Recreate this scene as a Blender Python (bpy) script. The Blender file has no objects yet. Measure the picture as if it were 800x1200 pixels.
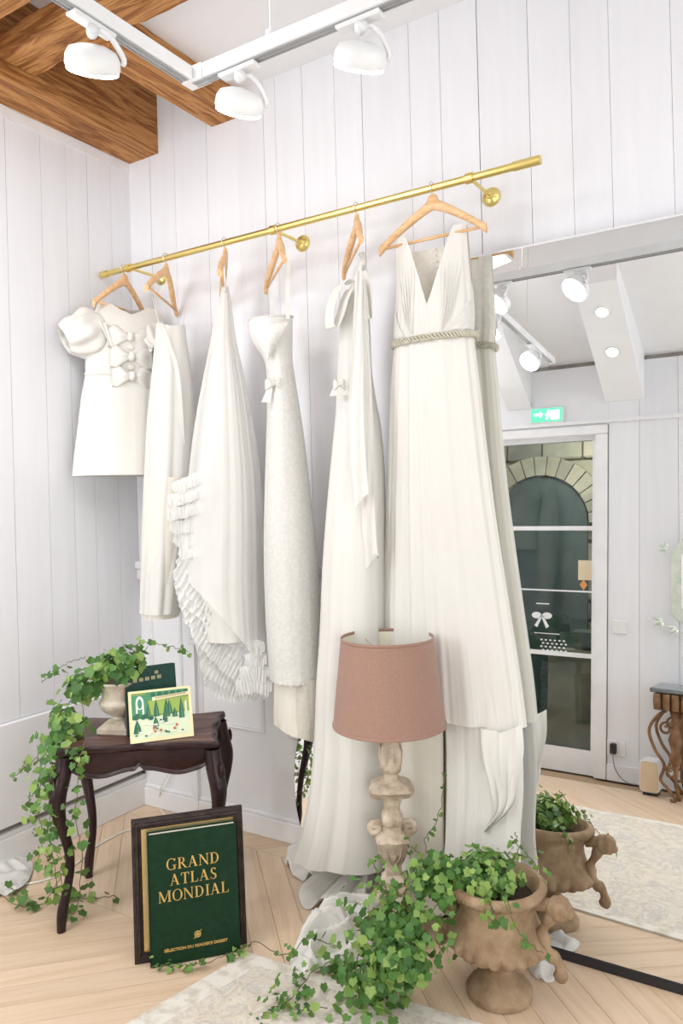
import bpy, bmesh, math, random
from mathutils import Vector, Matrix, noise
random.seed(7)
C = bpy.context.scene
COL = C.collection
V = Vector
PI = math.pi

# ------------------------------------------------------------------ camera, world, lights
def look_matrix(loc, yaw_deg, roll):
    a = math.radians(yaw_deg)
    fwd = V((math.cos(a), math.sin(a), 0)); r0 = V((math.sin(a), -math.cos(a), 0)); u0 = V((0, 0, 1))
    R = r0*math.cos(roll) - u0*math.sin(roll); U = r0*math.sin(roll) + u0*math.cos(roll)
    m = Matrix((R, U, -fwd)).transposed().to_4x4(); m.translation = loc
    return m
cd = bpy.data.cameras.new('camera'); cam = bpy.data.objects.new('camera', cd); COL.objects.link(cam)
cd.sensor_fit = 'HORIZONTAL'; cd.sensor_width = 36; cd.lens = 40.05; cd.shift_y = -0.02; cd.clip_start = 0.02
CAM = V((2.7911, -2.5932, 1.45))
cam.matrix_world = look_matrix(CAM, 122.1, 0.027)
C.camera = cam

w = bpy.data.worlds.new('world'); C.world = w; w.use_nodes = True
w.node_tree.nodes['Background'].inputs[0].default_value = (0.90, 0.95, 1.0, 1)
w.node_tree.nodes['Background'].inputs[1].default_value = 1.2
C.view_settings.view_transform = 'Standard'; C.view_settings.look = 'None'
C.view_settings.gamma = 1; C.view_settings.exposure = 0.15; C.view_settings.use_curve_mapping = False

def area(name, loc, target, sx, sy, power, col=(1, 1, 1)):
    l = bpy.data.lights.new(name, 'AREA'); l.shape = 'RECTANGLE'; l.size = sx; l.size_y = sy
    l.energy = power; l.color = col
    o = bpy.data.objects.new(name, l); COL.objects.link(o); o.location = loc
    o.rotation_euler = (V(target)-V(loc)).to_track_quat('-Z', 'Y').to_euler()
    return o
area('shop_window_daylight', (5.3, -1.3, 1.6), (0, -1.0, 1.3), 2.4, 2.6, 17, (0.97, 0.98, 1.0))
area('added_corner_fill', (3.3, -1.55, 2.95), (0.4, -0.5, 0.5), 1.6, 1.0, 5, (1, 0.985, 0.96))  # added fill toward the left corner; no ceiling panel is modelled
area('added_overhead_fill', (0.75, -1.6, 3.12), (0.35, -0.6, 0), 1.0, 0.7, 14, (0.98, 0.985, 1.0))  # added overhead fill for the left side of the room, no fitting behind it
area('added_rear_wall_fill', (0.42, -2.7, 1.55), (0.5, 0, 1.3), 0.7, 2.2, 27, (0.97, 0.985, 1.0))  # fill light added by the rear wall for the corner; no window there
area('added_low_front_fill', (3.15, -2.7, 0.95), (1.3, -0.2, 0.45), 1.2, 1.5, 24, (1.0, 0.985, 0.955))  # low frontal fill added behind the camera; no doorway stands here
area('added_rear_ceiling_fill', (4.2, -2.3, 1.2), (1.0, -2.2, 2.6), 1.0, 1.0, 5, (0.98, 0.98, 1.0))  # added light aimed up to brighten the rear sloping ceiling

# ------------------------------------------------------------------ materials
def _nt(name):
    m = bpy.data.materials.new(name); m.use_nodes = True
    nt = m.node_tree; return m, nt, nt.nodes['Principled BSDF']
def coords(nt, scale=(1, 1, 1), kind='Object', rot=(0, 0, 0)):
    tc = nt.nodes.new('ShaderNodeTexCoord'); mp = nt.nodes.new('ShaderNodeMapping')
    mp.inputs['Scale'].default_value = scale; mp.inputs['Rotation'].default_value = rot
    nt.links.new(tc.outputs[kind], mp.inputs[0]); return mp.outputs[0]
def noise_tex(nt, vec, scale, detail=4, rough=.55, dist=0):
    n = nt.nodes.new('ShaderNodeTexNoise'); n.inputs['Scale'].default_value = scale
    n.inputs['Detail'].default_value = detail; n.inputs['Roughness'].default_value = rough
    n.inputs['Distortion'].default_value = dist; nt.links.new(vec, n.inputs['Vector']); return n.outputs['Fac']
def ramp(nt, fac, stops):
    r = nt.nodes.new('ShaderNodeValToRGB'); e = r.color_ramp.elements
    while len(e) < len(stops): e.new(.5)
    for k, (p, c) in enumerate(stops): e[k].position = p; e[k].color = (*c, 1)
    nt.links.new(fac, r.inputs[0]); return r.outputs[0]
def bump(nt, bs, h, strength=.2, dist=.01):
    b = nt.nodes.new('ShaderNodeBump'); b.inputs['Strength'].default_value = strength
    b.inputs['Distance'].default_value = dist
    nt.links.new(h, b.inputs['Height']); nt.links.new(b.outputs[0], bs.inputs['Normal'])
def mat(name, c1, c2=None, rough=.5, metal=0, scale=8, stretch=(1, 1, 1), bmp=0, bscale=None, lo=.35, hi=.65, spec=.5, sheen=0, detail=4, emit=None, es=1, kind='Object', rvar=False, bdist=.01):
    m, nt, b = _nt(name)
    b.inputs['Roughness'].default_value = rough; b.inputs['Metallic'].default_value = metal
    b.inputs['Specular IOR Level'].default_value = spec
    if sheen: b.inputs['Sheen Weight'].default_value = sheen
    vec = coords(nt, stretch, kind)
    c2 = c2 or tuple(x*.93 for x in c1)
    f = noise_tex(nt, vec, scale, detail)
    col = ramp(nt, f, [(lo, c1), (hi, c2)])
    if rvar:
        oi = nt.nodes.new('ShaderNodeObjectInfo'); hv = nt.nodes.new('ShaderNodeHueSaturation')
        mr = nt.nodes.new('ShaderNodeMapRange'); mr.inputs[3].default_value = 1-rvar; mr.inputs[4].default_value = 1+rvar
        nt.links.new(oi.outputs['Random'], mr.inputs[0]); nt.links.new(mr.outputs[0], hv.inputs['Value'])
        nt.links.new(col, hv.inputs['Color']); col = hv.outputs[0]
    nt.links.new(col, b.inputs['Base Color'])
    if bmp: bump(nt, b, noise_tex(nt, vec, bscale or scale*3, detail), bmp, bdist)
    if emit: b.inputs['Emission Color'].default_value = (*emit, 1); b.inputs['Emission Strength'].default_value = es
    return m
def wood(name, c1, c2, c3, axis=0, scale=3, rough=.45, bmp=.15, rvar=False, fine=60):
    m, nt, b = _nt(name); b.inputs['Roughness'].default_value = rough; b.inputs['Specular IOR Level'].default_value = .35
    st = [7, 7, 7]; st[axis] = .5
    vec = coords(nt, tuple(st))
    if rvar:   # shift the grain per board
        oi = nt.nodes.new('ShaderNodeObjectInfo'); ad = nt.nodes.new('ShaderNodeVectorMath'); ad.operation = 'ADD'
        ml = nt.nodes.new('ShaderNodeMath'); ml.operation = 'MULTIPLY'; ml.inputs[1].default_value = 40
        nt.links.new(oi.outputs['Random'], ml.inputs[0]); nt.links.new(vec, ad.inputs[0]); nt.links.new(ml.outputs[0], ad.inputs[1]); vec = ad.outputs[0]
    f = noise_tex(nt, vec, scale, 6, .6, 1.2)
    wv = nt.nodes.new('ShaderNodeMath'); wv.operation = 'PINGPONG'; wv.inputs[1].default_value = 1
    mu = nt.nodes.new('ShaderNodeMath'); mu.operation = 'MULTIPLY'; mu.inputs[1].default_value = 9
    nt.links.new(f, mu.inputs[0]); nt.links.new(mu.outputs[0], wv.inputs[0])
    f2 = noise_tex(nt, vec, fine, 3)
    mx = nt.nodes.new('ShaderNodeMath'); mx.operation = 'MULTIPLY_ADD'; mx.inputs[1].default_value = .55
    nt.links.new(wv.outputs[0], mx.inputs[0]); ml2 = nt.nodes.new('ShaderNodeMath'); ml2.operation = 'MULTIPLY'; ml2.inputs[1].default_value = .5
    nt.links.new(f2, ml2.inputs[0]); nt.links.new(ml2.outputs[0], mx.inputs[2])
    col = ramp(nt, mx.outputs[0], [(.15, c1), (.5, c2), (.85, c3)])
    if rvar:
        hv = nt.nodes.new('ShaderNodeHueSaturation'); mr = nt.nodes.new('ShaderNodeMapRange')
        mr.inputs[3].default_value = 1-rvar; mr.inputs[4].default_value = 1+rvar
        nt.links.new(oi.outputs['Random'], mr.inputs[0]); nt.links.new(mr.outputs[0], hv.inputs['Value'])
        nt.links.new(col, hv.inputs['Color']); col = hv.outputs[0]
    nt.links.new(col, b.inputs['Base Color'])
    if bmp: bump(nt, b, mx.outputs[0], bmp, .004)
    return m
M = {}
M['plank'] = mat('white_painted_plank', (.825, .825, .855), (.80, .80, .83), .55, scale=3, stretch=(8, 8, .6), bmp=.12, bscale=14, rvar=.025)
M['white'] = mat('white_paint', (.83, .835, .86), (.81, .815, .84), .5)
M['trim'] = mat('white_trim_gloss', (.87, .865, .875), None, .35)
M['gap'] = mat('plank_backing', (.36, .33, .30), (.25, .23, .21), .8)
M['ceil'] = mat('ceiling_white', (.86, .85, .86), (.84, .83, .84), .7, bmp=.05, bscale=20)
M['beam_y'] = wood('oak_beam_lengthwise', (.16, .05, .012), (.40, .165, .045), (.58, .29, .10), 1, 2.6, .6, .5, fine=14)
M['beam_x'] = wood('oak_beam_crosswise', (.16, .05, .012), (.38, .16, .045), (.56, .28, .10), 0, 2.6, .6, .5, fine=14)
M['oak'] = wood('pale_oak_board', (.63, .455, .30), (.70, .525, .37), (.74, .57, .415), 0, .9, .4, .04, rvar=.035, fine=25)
M['brass'] = mat('brushed_brass', (.84, .69, .27), (.78, .62, .22), .30, 1, scale=60, stretch=(.1, 1, 1))
M['chrome'] = mat('hook_steel', (.75, .72, .66), None, .25, 1)
M['hanger'] = wood('beech_hanger', (.66, .38, .17), (.76, .47, .24), (.83, .56, .32), 0, 2, .35, .05)
M['fixture'] = mat('white_metal_fixture', (.84, .84, .84), None, .35)
M['lens'] = mat('lamp_lens_lit', (1, 1, 1), None, .3, emit=(1, .97, .92), es=9)
def fabric(name, c, rough=.6, weave=0, wscale=300, sheen=.15, lace=0, alpha=1, trans=0):
    m, nt, b = _nt(name)
    b.inputs['Roughness'].default_value = rough; b.inputs['Sheen Weight'].default_value = sheen
    b.inputs['Specular IOR Level'].default_value = .35
    vec = coords(nt)
    f = noise_tex(nt, vec, 3, 3)
    nt.links.new(ramp(nt, f, [(.3, c), (.7, tuple(x*.975 for x in c))]), b.inputs['Base Color'])
    if lace:
        v = nt.nodes.new('ShaderNodeTexVoronoi'); v.inputs['Scale'].default_value = lace; v.feature = 'SMOOTH_F1'
        nt.links.new(vec, v.inputs['Vector'])
        nt.links.new(ramp(nt, v.outputs['Distance'], [(.1, c), (.6, tuple(x*.90 for x in c))]), b.inputs['Base Color'])
        bump(nt, b, v.outputs['Distance'], .45, .004)
    else:
        bump(nt, b, noise_tex(nt, vec, 9, 4), .12, .02)
    if alpha < 1 or trans:
        out = nt.nodes['Material Output']; tr = nt.nodes.new('ShaderNodeBsdfTransparent'); mx = nt.nodes.new('ShaderNodeMixShader')
        tl = nt.nodes.new('ShaderNodeBsdfTranslucent'); tl.inputs[0].default_value = (*c, 1); m2 = nt.nodes.new('ShaderNodeMixShader')
        m2.inputs[0].default_value = trans; nt.links.new(b.outputs[0], m2.inputs[1]); nt.links.new(tl.outputs[0], m2.inputs[2])
        mx.inputs[0].default_value = alpha
        nt.links.new(tr.outputs[0], mx.inputs[1]); nt.links.new(m2.outputs[0], mx.inputs[2]); nt.links.new(mx.outputs[0], out.inputs[0])
    return m
M['satin'] = fabric('ivory_satin', (.80, .785, .745), .42, trans=.18)
M['crepe'] = fabric('white_crepe', (.83, .81, .765), .6, trans=.18)
M['cream'] = fabric('cream_lining', (.89, .85, .755), .6, trans=.2)
M['mini'] = fabric('ivory_mikado', (.73, .71, .665), .45)
M['tulle'] = fabric('sheer_tulle', (.95, .94, .92), .8, alpha=.6, trans=.35)
M['ruffle'] = fabric('ruffled_tulle', (.95, .945, .925), .8, alpha=.8, trans=.35)
M['lace'] = fabric('ivory_lace', (.79, .775, .735), .7, lace=85, trans=.15)
M['lace_sheer'] = fabric('sheer_lace', (.86, .82, .74), .7, lace=70, alpha=.75, trans=.2)
M['nude'] = fabric('nude_mesh', (.90, .85, .76), .7, lace=60, trans=.15)
M['belt'] = mat('silver_cord', (.70, .66, .55), (.50, .46, .36), .35, .35, scale=120, bmp=.5)
M['button'] = mat('pearl_button', (.92, .90, .85), None, .25)

# ------------------------------------------------------------------ object helpers
def wm(o):
    m = o.matrix_basis.copy(); p = o.parent
    while p: m = p.matrix_basis @ m; p = p.parent
    return m
def thing(name, label, cat, loc=(0, 0, 0), rz=0, group=None):
    o = bpy.data.objects.new(name, None); COL.objects.link(o); o.empty_display_size = .1
    o.location = loc; o.rotation_euler = (0, 0, rz); o['label'] = label; o['category'] = cat
    if group: o['group'] = group
    return o
def tag(o, label, cat=None, group=None, kind=None):
    if label: o['label'] = label
    if cat: o['category'] = cat
    if group: o['group'] = group
    if kind: o['kind'] = kind
    return o
class MB:
    def __init__(s): s.v = []; s.f = []; s.m = []; s.cur = 0
    def add(s, vs, fs, mi=None):
        n = len(s.v); s.v += [V(p) for p in vs]
        for f in fs: s.f.append(tuple(i+n for i in f)); s.m.append(s.cur if mi is None else mi)
        return s
    def box(s, lo, hi, M4=None, bev=0):
        (x0, y0, z0), (x1, y1, z1) = lo, hi
        if bev:
            b = bev; vs = []; 
            for z, k in ((z0, b), (z0+b, 0), (z1-b, 0), (z1, b)):
                vs += [(x0+k, y0+k, z), (x1-k, y0+k, z), (x1-k, y1-k, z), (x0+k, y1-k, z)]
            fs = [(3, 2, 1, 0), (12, 13, 14, 15)]
            for r in range(3):
                for k in range(4): fs.append((r*4+k, r*4+(k+1) % 4, r*4+4+(k+1) % 4, r*4+4+k))
        else:
            vs = [(x0, y0, z0), (x1, y0, z0), (x1, y1, z0), (x0, y1, z0), (x0, y0, z1), (x1, y0, z1), (x1, y1, z1), (x0, y1, z1)]
            fs = [(3, 2, 1, 0), (4, 5, 6, 7), (0, 1, 5, 4), (1, 2, 6, 5), (2, 3, 7, 6), (3, 0, 4, 7)]
        if M4: vs = [M4 @ V(p) for p in vs]
        return s.add(vs, fs)
    def lathe(s, prof, c=(0, 0, 0), n=32, M4=None, sq=0, cap=True, rmod=None):
        vs = []; cx, cy, cz = c
        for (r, z) in prof:
            for k in range(n):
                a = 2*PI*k/n; ca, sa = math.cos(a), math.sin(a)
                q = r
                if sq: q = r*((abs(ca)**sq+abs(sa)**sq)**(-1/sq))
                if rmod: q = q*rmod(a, z, r)
                vs.append((cx+q*ca, cy+q*sa, cz+z))
        fs = []
        for i in range(len(prof)-1):
            for k in range(n): fs.append((i*n+k, i*n+(k+1) % n, (i+1)*n+(k+1) % n, (i+1)*n+k))
        if cap: fs.append(tuple(range(n-1, -1, -1))); fs.append(tuple((len(prof)-1)*n+k for k in range(n)))
        if M4: vs = [M4 @ V(p) for p in vs]
        return s.add(vs, fs)
    def tube(s, pts, rad, n=8, flat=1, cap=True):
        pts = [V(p) for p in pts]; N = len(pts); vs = []
        rads = rad if isinstance(rad, (list, tuple)) else [rad]*N
        up = V((0, 0, 1)); nrm = None
        for i, p in enumerate(pts):
            t = (pts[min(i+1, N-1)]-pts[max(i-1, 0)]).normalized()
            if nrm is None:
                nrm = t.orthogonal().normalized() if abs(t.z) > .95 else t.cross(up).normalized()
            nrm = (nrm-t*nrm.dot(t)).normalized(); bn = t.cross(nrm)
            for k in range(n):
                a = 2*PI*k/n; vs.append(p+nrm*math.cos(a)*rads[i]+bn*math.sin(a)*rads[i]*flat)
        fs = []
        for i in range(N-1):
            for k in range(n): fs.append((i*n+k, i*n+(k+1) % n, (i+1)*n+(k+1) % n, (i+1)*n+k))
        if cap: fs.append(tuple(range(n-1, -1, -1))); fs.append(tuple((N-1)*n+k for k in range(n)))
        return s.add(vs, fs)
    def prism(s, pts2, d, M4=None):
        """pts2 polygon in local XZ, extruded from y=0 to y=d"""
        n = len(pts2); vs = [(x, 0, z) for x, z in pts2]+[(x, d, z) for x, z in pts2]
        fs = [tuple(range(n)), tuple(range(2*n-1, n-1, -1))]+[(k, (k+1) % n, n+(k+1) % n, n+k) for k in range(n)]
        if M4: vs = [M4 @ V(p) for p in vs]
        return s.add(vs, fs)
    def grid(s, P):
        """P[i][j] points"""
        n = len(P); m = len(P[0]); vs = [p for r in P for p in r]
        fs = [(i*m+j, i*m+j+1, (i+1)*m+j+1, (i+1)*m+j) for i in range(n-1) for j in range(m-1)]
        return s.add(vs, fs)
    def build(s, name, mats, parent=None, smooth=False, world=True, sub=0, solid=0, bevel=0, angle=None):
        me = bpy.data.meshes.new(name)
        vs = s.v
        if parent is not None and world:
            inv = wm(parent).inverted(); vs = [inv @ p for p in vs]
        me.from_pydata([tuple(p) for p in vs], [], s.f)
        if not isinstance(mats, (list, tuple)): mats = [mats]
        for mm in mats: me.materials.append(mm)
        me.polygons.foreach_set('material_index', s.m)
        bm = bmesh.new(); bm.from_mesh(me); bmesh.ops.recalc_face_normals(bm, faces=bm.faces); bm.to_mesh(me); bm.free()
        if smooth: me.polygons.foreach_set('use_smooth', [True]*len(me.polygons))
        if angle and smooth: me.set_sharp_from_angle(angle=math.radians(angle))
        me.update()
        o = bpy.data.objects.new(name, me); COL.objects.link(o); o.parent = parent
        if bevel: md = o.modifiers.new('bevel', 'BEVEL'); md.width = bevel; md.segments = 2; md.limit_method = 'ANGLE'
        if solid: md = o.modifiers.new('solid', 'SOLIDIFY'); md.thickness = solid; md.offset = 0
        if sub: md = o.modifiers.new('sub', 'SUBSURF'); md.levels = sub; md.render_levels = sub
        return o
def frame_m(o, x, z):
    """matrix with local X = x, local Z = z (made orthogonal), origin o"""
    x = V(x).normalized(); z = V(z); z = (z-x*z.dot(x)).normalized(); y = z.cross(x)
    m = Matrix((x, y, z)).transposed().to_4x4(); m.translation = V(o); return m
def cr(p, t):
    """Catmull-Rom through a list of tuples, t in 0..1"""
    n = len(p)-1; x = min(max(t, 0), 1)*n; i = min(int(x), n-1); u = x-i
    a, b, c, d = p[max(i-1, 0)], p[i], p[i+1], p[min(i+2, n)]
    return [.5*(2*b[k]+(c[k]-a[k])*u+(2*a[k]-5*b[k]+4*c[k]-d[k])*u*u+(3*b[k]-a[k]-3*c[k]+d[k])*u**3) for k in range(len(b))]
def smooth_path(pts, n): return [V(cr([tuple(p) for p in pts], i/(n-1))) for i in range(n)]
def structure(o): o['kind'] = 'structure'; return o

# ------------------------------------------------------------------ room shell
CEIL = 3.24
YB = -2.78            # rear wall
XR = 5.4
floor = structure(MB().box((-.12, YB-.1, -.06), (XR+.1, .12, -.012)).build('floor', mat('floor_underlay', (.42, .29, .18), None, .8)))
def clip_poly(poly, f):
    out = []
    for i in range(len(poly)):
        a, b = poly[i], poly[(i+1) % len(poly)]; fa, fb = f(a), f(b)
        if fa >= 0: out.append(a)
        if (fa >= 0) != (fb >= 0): t = fa/(fa-fb); out.append((a[0]+(b[0]-a[0])*t, a[1]+(b[1]-a[1])*t))
    return out
band_w, bw = .62, .092
step = bw*math.sqrt(2)
nb = 0
for b in range(-1, 4):
    y1 = -.13-band_w*b; y0 = y1-band_w; sgn = -1 if b % 2 == 0 else 1
    ya, yb_ = max(y0, YB), min(y1, 0)
    if ya >= yb_: continue
    k0 = -12
    for k in range(k0, int(3.9/step)+12):
        xs = k*step
        # parallelogram with 45 degree long edges
        if sgn < 0: poly = [(xs, y1), (xs+step, y1), (xs+step+band_w, y0), (xs+band_w, y0)]
        else: poly = [(xs, y0), (xs+step, y0), (xs+step+band_w, y1), (xs+band_w, y1)]
        for f in (lambda p: p[0], lambda p: 3.6-p[0], lambda p: -p[1], lambda p: p[1]-YB): poly = clip_poly(poly, f) if len(poly) > 2 else poly
        if len(poly) < 3: continue
        cx = sum(p[0] for p in poly)/len(poly); cy = sum(p[1] for p in poly)/len(poly)
        ang = -PI/4 if sgn < 0 else PI/4
        ca, sa = math.cos(ang), math.sin(ang)
        loc = [((p[0]-cx)*.996*ca+(p[1]-cy)*.996*sa, -(p[0]-cx)*.996*sa+(p[1]-cy)*.996*ca) for p in poly]
        loc = [(p[0], p[1]*.988) for p in loc]
        n = len(loc); mb = MB()
        mb.add([(p[0], p[1], -.014) for p in loc]+[(p[0], p[1], 0) for p in loc], [tuple(range(n, 2*n))]+[(i, (i+1) % n, n+(i+1) % n, n+i) for i in range(n)])
        o = mb.build('floor_board', M['oak'], None); o.parent = floor
        o.location = (cx, cy, 0); o.rotation_euler = (0, 0, ang)
        nb += 1
structure(MB().box((3.6, YB, -.02), (XR, 0, 0)).build('trim_1', M['oak']))

wb = structure(MB().box((-.12, .02, 0), (XR+.1, .14, CEIL+.3)).build('wall_back', M['gap']))
px = [0, .142, .301, .499, .682, .822, .885, 1.025, 1.181, 1.308, 1.518, 1.643, 1.791, 1.976, 2.119, 2.244, 2.431, 2.6, 2.74, 2.93, 3.1]
for i in range(len(px)-1):
    g = random.choice((.0012, .002, .003))
    t = .002*random.random()
    o = MB().box((px[i]+g*.5, -t, 1.17), (px[i+1]-g*.5, .02, CEIL+.25), bev=.0012).build('plank', M['plank'], wb)
MB().box((3.1, 0, 1.17), (XR, .02, CEIL+.25)).build('plaster_panel', M['white'], wb)
MB().box((0, 0, 0), (XR, .02, 1.10)).build('wainscot_panel', M['white'], wb)
mb = MB(); mb.box((0, -.03, 1.135), (XR, .02, 1.175), bev=.006); mb.box((0, -.018, 1.085), (XR, .02, 1.135), bev=.004)
structure(mb.build('trim_2', M['trim']))
def panel_frame(x0, x1, z0, z1, parent, y=-.012):
    mb = MB()
    o = .024
    for (p, q, r, s) in (((x0, z0), (x1, z0), (x1-o, z0+o), (x0+o, z0+o)), ((x1, z0), (x1, z1), (x1-o, z1-o), (x1-o, z0+o)), ((x1, z1), (x0, z1), (x0+o, z1-o), (x1-o, z1-o)), ((x0, z1), (x0, z0), (x0+o, z0+o), (x0+o, z1-o))):
        mix = lambda a_, b_, t_: (a_[0]+(b_[0]-a_[0])*t_, a_[1]+(b_[1]-a_[1])*t_)
        mb.grid([[V((mix(m0, m1, t_)[0], yy, mix(m0, m1, t_)[1])) for m0, m1 in ((p, s), (q, r))] for t_, yy in ((0, .0005), (.08, y*.6), (.35, y), (.55, y*.5), (.8, y*.7), (1, .0005))])
    return mb.build('panel_moulding', M['trim'], parent)
panel_frame(.37, .745, .44, .83, wb); panel_frame(.87, 1.45, .44, 1.03, wb); panel_frame(.06, .27, .44, 1.03, wb)
mb = MB(); mb.box((.335, -.022, .0), (.36, .002, .80)); mb.box((.325, -.03, .80), (.42, .002, .825), bev=.005); mb.box((.33, -.024, .825), (.41, .002, .85), bev=.004)
mb.build('pilaster_moulding', M['trim'], wb)
mb = MB(); mb.box((0, -.018, 0), (.96, .02, .085), bev=.003); mb.box((0, -.010, .085), (.96, .02, .10), bev=.003)
mb.box((.963, -.018, 0), (XR, .02, .085), bev=.003); mb.box((.963, -.010, .085), (XR, .02, .10), bev=.003)
structure(mb.build('baseboard_back', M['trim']))

wl = structure(MB().box((-.14, YB-.1, 0), (-.02, .14, CEIL+.3)).build('wall_left', M['gap']))
py = [0, -.12, -.255, -.372, -.5, -.667, -.83, -.98, -1.11, -1.27, -1.42, -1.6, -1.78, -1.95, -2.13, -2.3, -2.48, -2.63, YB]
for i in range(len(py)-1):
    g = random.choice((.0012, .002, .0025))
    MB().box((-.02, py[i+1]+g*.5, .585), (.002*random.random(), py[i]-g*.5, 3.05), bev=.0012).build('plank', M['plank'], wl)
MB().box((-.02, YB, 3.05), (.006, 0, CEIL+.2)).build('cornice_board', M['trim'], wl)
mb = MB(); mb.box((-.02, YB, .172), (.022, 0, .583), bev=.004)
mb.build('lower_panel', M['white'], wl)
mb = MB(); mb.box((-.02, YB, 0), (.012, 0, .125), bev=.003); mb.box((-.02, YB, .125), (.006, 0, .145), bev=.003)
structure(mb.build('baseboard_left', M['trim']))

structure(MB().box((.6, -2.0, CEIL), (XR+.1, .14, CEIL+.24)).build('ceiling', M['ceil']))
structure(MB().box((-.14, -2.0, CEIL+.2), (.6, .14, CEIL+.3)).build('ceiling', M['ceil']))
# rear sloping ceiling with its bulkhead
mb = MB(); mb.add([(-.14, -2.0, CEIL+.1), (XR, -2.0, CEIL+.1), (XR, -2.0, 3.02), (-.14, -2.0, 3.02), (-.14, YB-.1, CEIL+.1), (XR, YB-.1, CEIL+.1), (XR, YB-.1, 2.66), (-.14, YB-.1, 2.66)],
    [(0, 1, 2, 3), (3, 2, 6, 7), (4, 5, 6, 7), (0, 1, 5, 4), (0, 3, 7, 4), (1, 2, 6, 5)])
structure(mb.build('trim_3', M['ceil']))

# oak beams
def beam(name, lo, hi, mt, label, wob=.006, live=0):
    (x0, y0, z0), (x1, y1, z1) = lo, hi
    L = 1 if (y1-y0) > (x1-x0) else 0; N = 26; P = []
    for i in range(N):
        t = i/(N-1); row = []
        c = [(0, 0), (.5, 0), (1, 0), (1, .5), (1, 1), (.5, 1), (0, 1), (0, .5), (0, 0)]
        for (a, b) in c:
            w_ = wob*noise.noise(V((t*9+a*3, b*5, hash_(name))))
            if L: p = [x0+(x1-x0)*a, y0+(y1-y0)*t, z0+(z1-z0)*b]
            else: p = [x0+(x1-x0)*t, y0+(y1-y0)*a, z0+(z1-z0)*b]
            p[0 if L else 1] += w_*(1 if a > .2 else -1); p[2] += w_*.6*(1-b)
            if live and a > .9 and b < .4: p[0 if L else 1] += live*noise.noise(V((t*14, 3.1, 0)))
            row.append(V(p))
        P.append(row)
    mb = MB().grid(P); n = len(P[0])
    mb.add([P[0][k] for k in range(8)], [tuple(range(8))]); mb.add([P[-1][k] for k in range(8)], [tuple(range(8))])
    o = mb.build(name, mt, None); tag(o, label, 'beam'); return o
def hash_(s): return (sum(ord(c)*(i+1) for i, c in enumerate(s)) % 97)*.37
beam('ceiling_beam', (.008, -1.98, 3.095), (.2, -.002, 3.438), M['beam_y'], 'thick oak beam end running along the left wall, lowest of the timbers')
beam('ceiling_beam', (.535, -.66, 3.125), (.69, -.002, 3.238), M['beam_y'], 'short thin oak joist reaching the back wall beside the white track light')
beam('ceiling_joist', (.205, -.83, 3.15), (1.6, -.67, 3.238), M['beam_x'], 'rough-edged oak joist crossing above the other timbers', .008, .03)
beam('ceiling_joist', (.205, -1.25, 3.13), (1.6, -.98, 3.238), M['beam_x'], 'dark oak plank at the top left corner of the photograph', .008, .0)

# rear wall with the glazed shop door (seen in the big mirror)
DX0, DX1 = .62, 1.56
wr = MB(); wr.box((-.14, YB-.14, 0), (DX0-.07, YB-.02, 2.7)); wr.box((DX1+.07, YB-.14, 0), (XR, YB-.02, 2.7)); wr.box((DX0-.07, YB-.14, 2.24), (DX1+.07, YB-.02, 2.7))
wr = structure(wr.build('wall_rear', M['gap']))
rp = [1.64, 1.83, 2.06, 2.28, 2.5, 2.73, 2.95, 3.2, 3.45, 3.7, 4.0, 4.3, 4.6, 4.9, 5.2, XR]
for i in range(len(rp)-1): MB().box((rp[i]+.001, YB-.02, 0), (rp[i+1]-.001, YB+.002*random.random(), 2.66), bev=.001).build('plank', M['plank'], wr)
MB().box((-.02, YB-.02, 0), (DX0-.08, YB, 2.75)).build('wall_board', M['white'], wr)
MB().box((DX0-.08, YB-.02, 2.25), (1.64, YB, 2.66)).build('wall_board', M['white'], wr)
structure(MB().box((1.64, YB, 0), (XR, YB+.016, .10), bev=.003).build('baseboard_rear', M['trim']))
structure(MB().box((-.1, YB-.02, 2.262), (XR, YB+.02, 2.285)).build('trim_4', M['trim']))
wi = MB(); wi.box((XR, YB-.1, 0), (XR+.1, .14, .35)); wi.box((XR, YB-.1, 2.9), (XR+.1, .14, 3.3)); wi.box((XR, YB-.1, .35), (XR+.1, -2.55, 2.9)); wi.box((XR, -.2, .35), (XR+.1, .14, 2.9))
structure(wi.build('wall_right', M['white']))
M['glass'] = None
def glass_mat(name, tint=(.93, .97, .96), f=.10):
    m, nt, b = _nt(name); out = nt.nodes['Material Output']
    tr = nt.nodes.new('ShaderNodeBsdfTransparent'); tr.inputs[0].default_value = (*tint, 1)
    gl = nt.nodes.new('ShaderNodeBsdfGlossy'); gl.inputs['Roughness'].default_value = .02
    fr = nt.nodes.new('ShaderNodeFresnel'); fr.inputs[0].default_value = 1.5
    mx = nt.nodes.new('ShaderNodeMixShader'); nt.links.new(fr.outputs[0], mx.inputs[0])
    nt.links.new(tr.outputs[0], mx.inputs[1]); nt.links.new(gl.outputs[0], mx.inputs[2]); nt.links.new(mx.outputs[0], out.inputs[0])
    return m
M['glass'] = glass_mat('window_glass')
win = MB()
for a, b in ((-2.55, -2.5), (-1.4, -1.35), (-.25, -.2)): win.box((XR+.02, a, .35), (XR+.07, b, 2.9))
for a, b in ((.35, .4), (2.0, 2.05), (2.85, 2.9)): win.box((XR+.02, -2.55, a), (XR+.07, -.2, b))
wo = structure(win.build('window_1', M['trim']))
for a, b in ((-2.5, -1.4), (-1.35, -.25)):
    for c, d in ((.4, 2.0), (2.05, 2.85)): MB().box((XR+.04, a, c), (XR+.05, b, d)).build('pane', M['glass'], wo)

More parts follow.
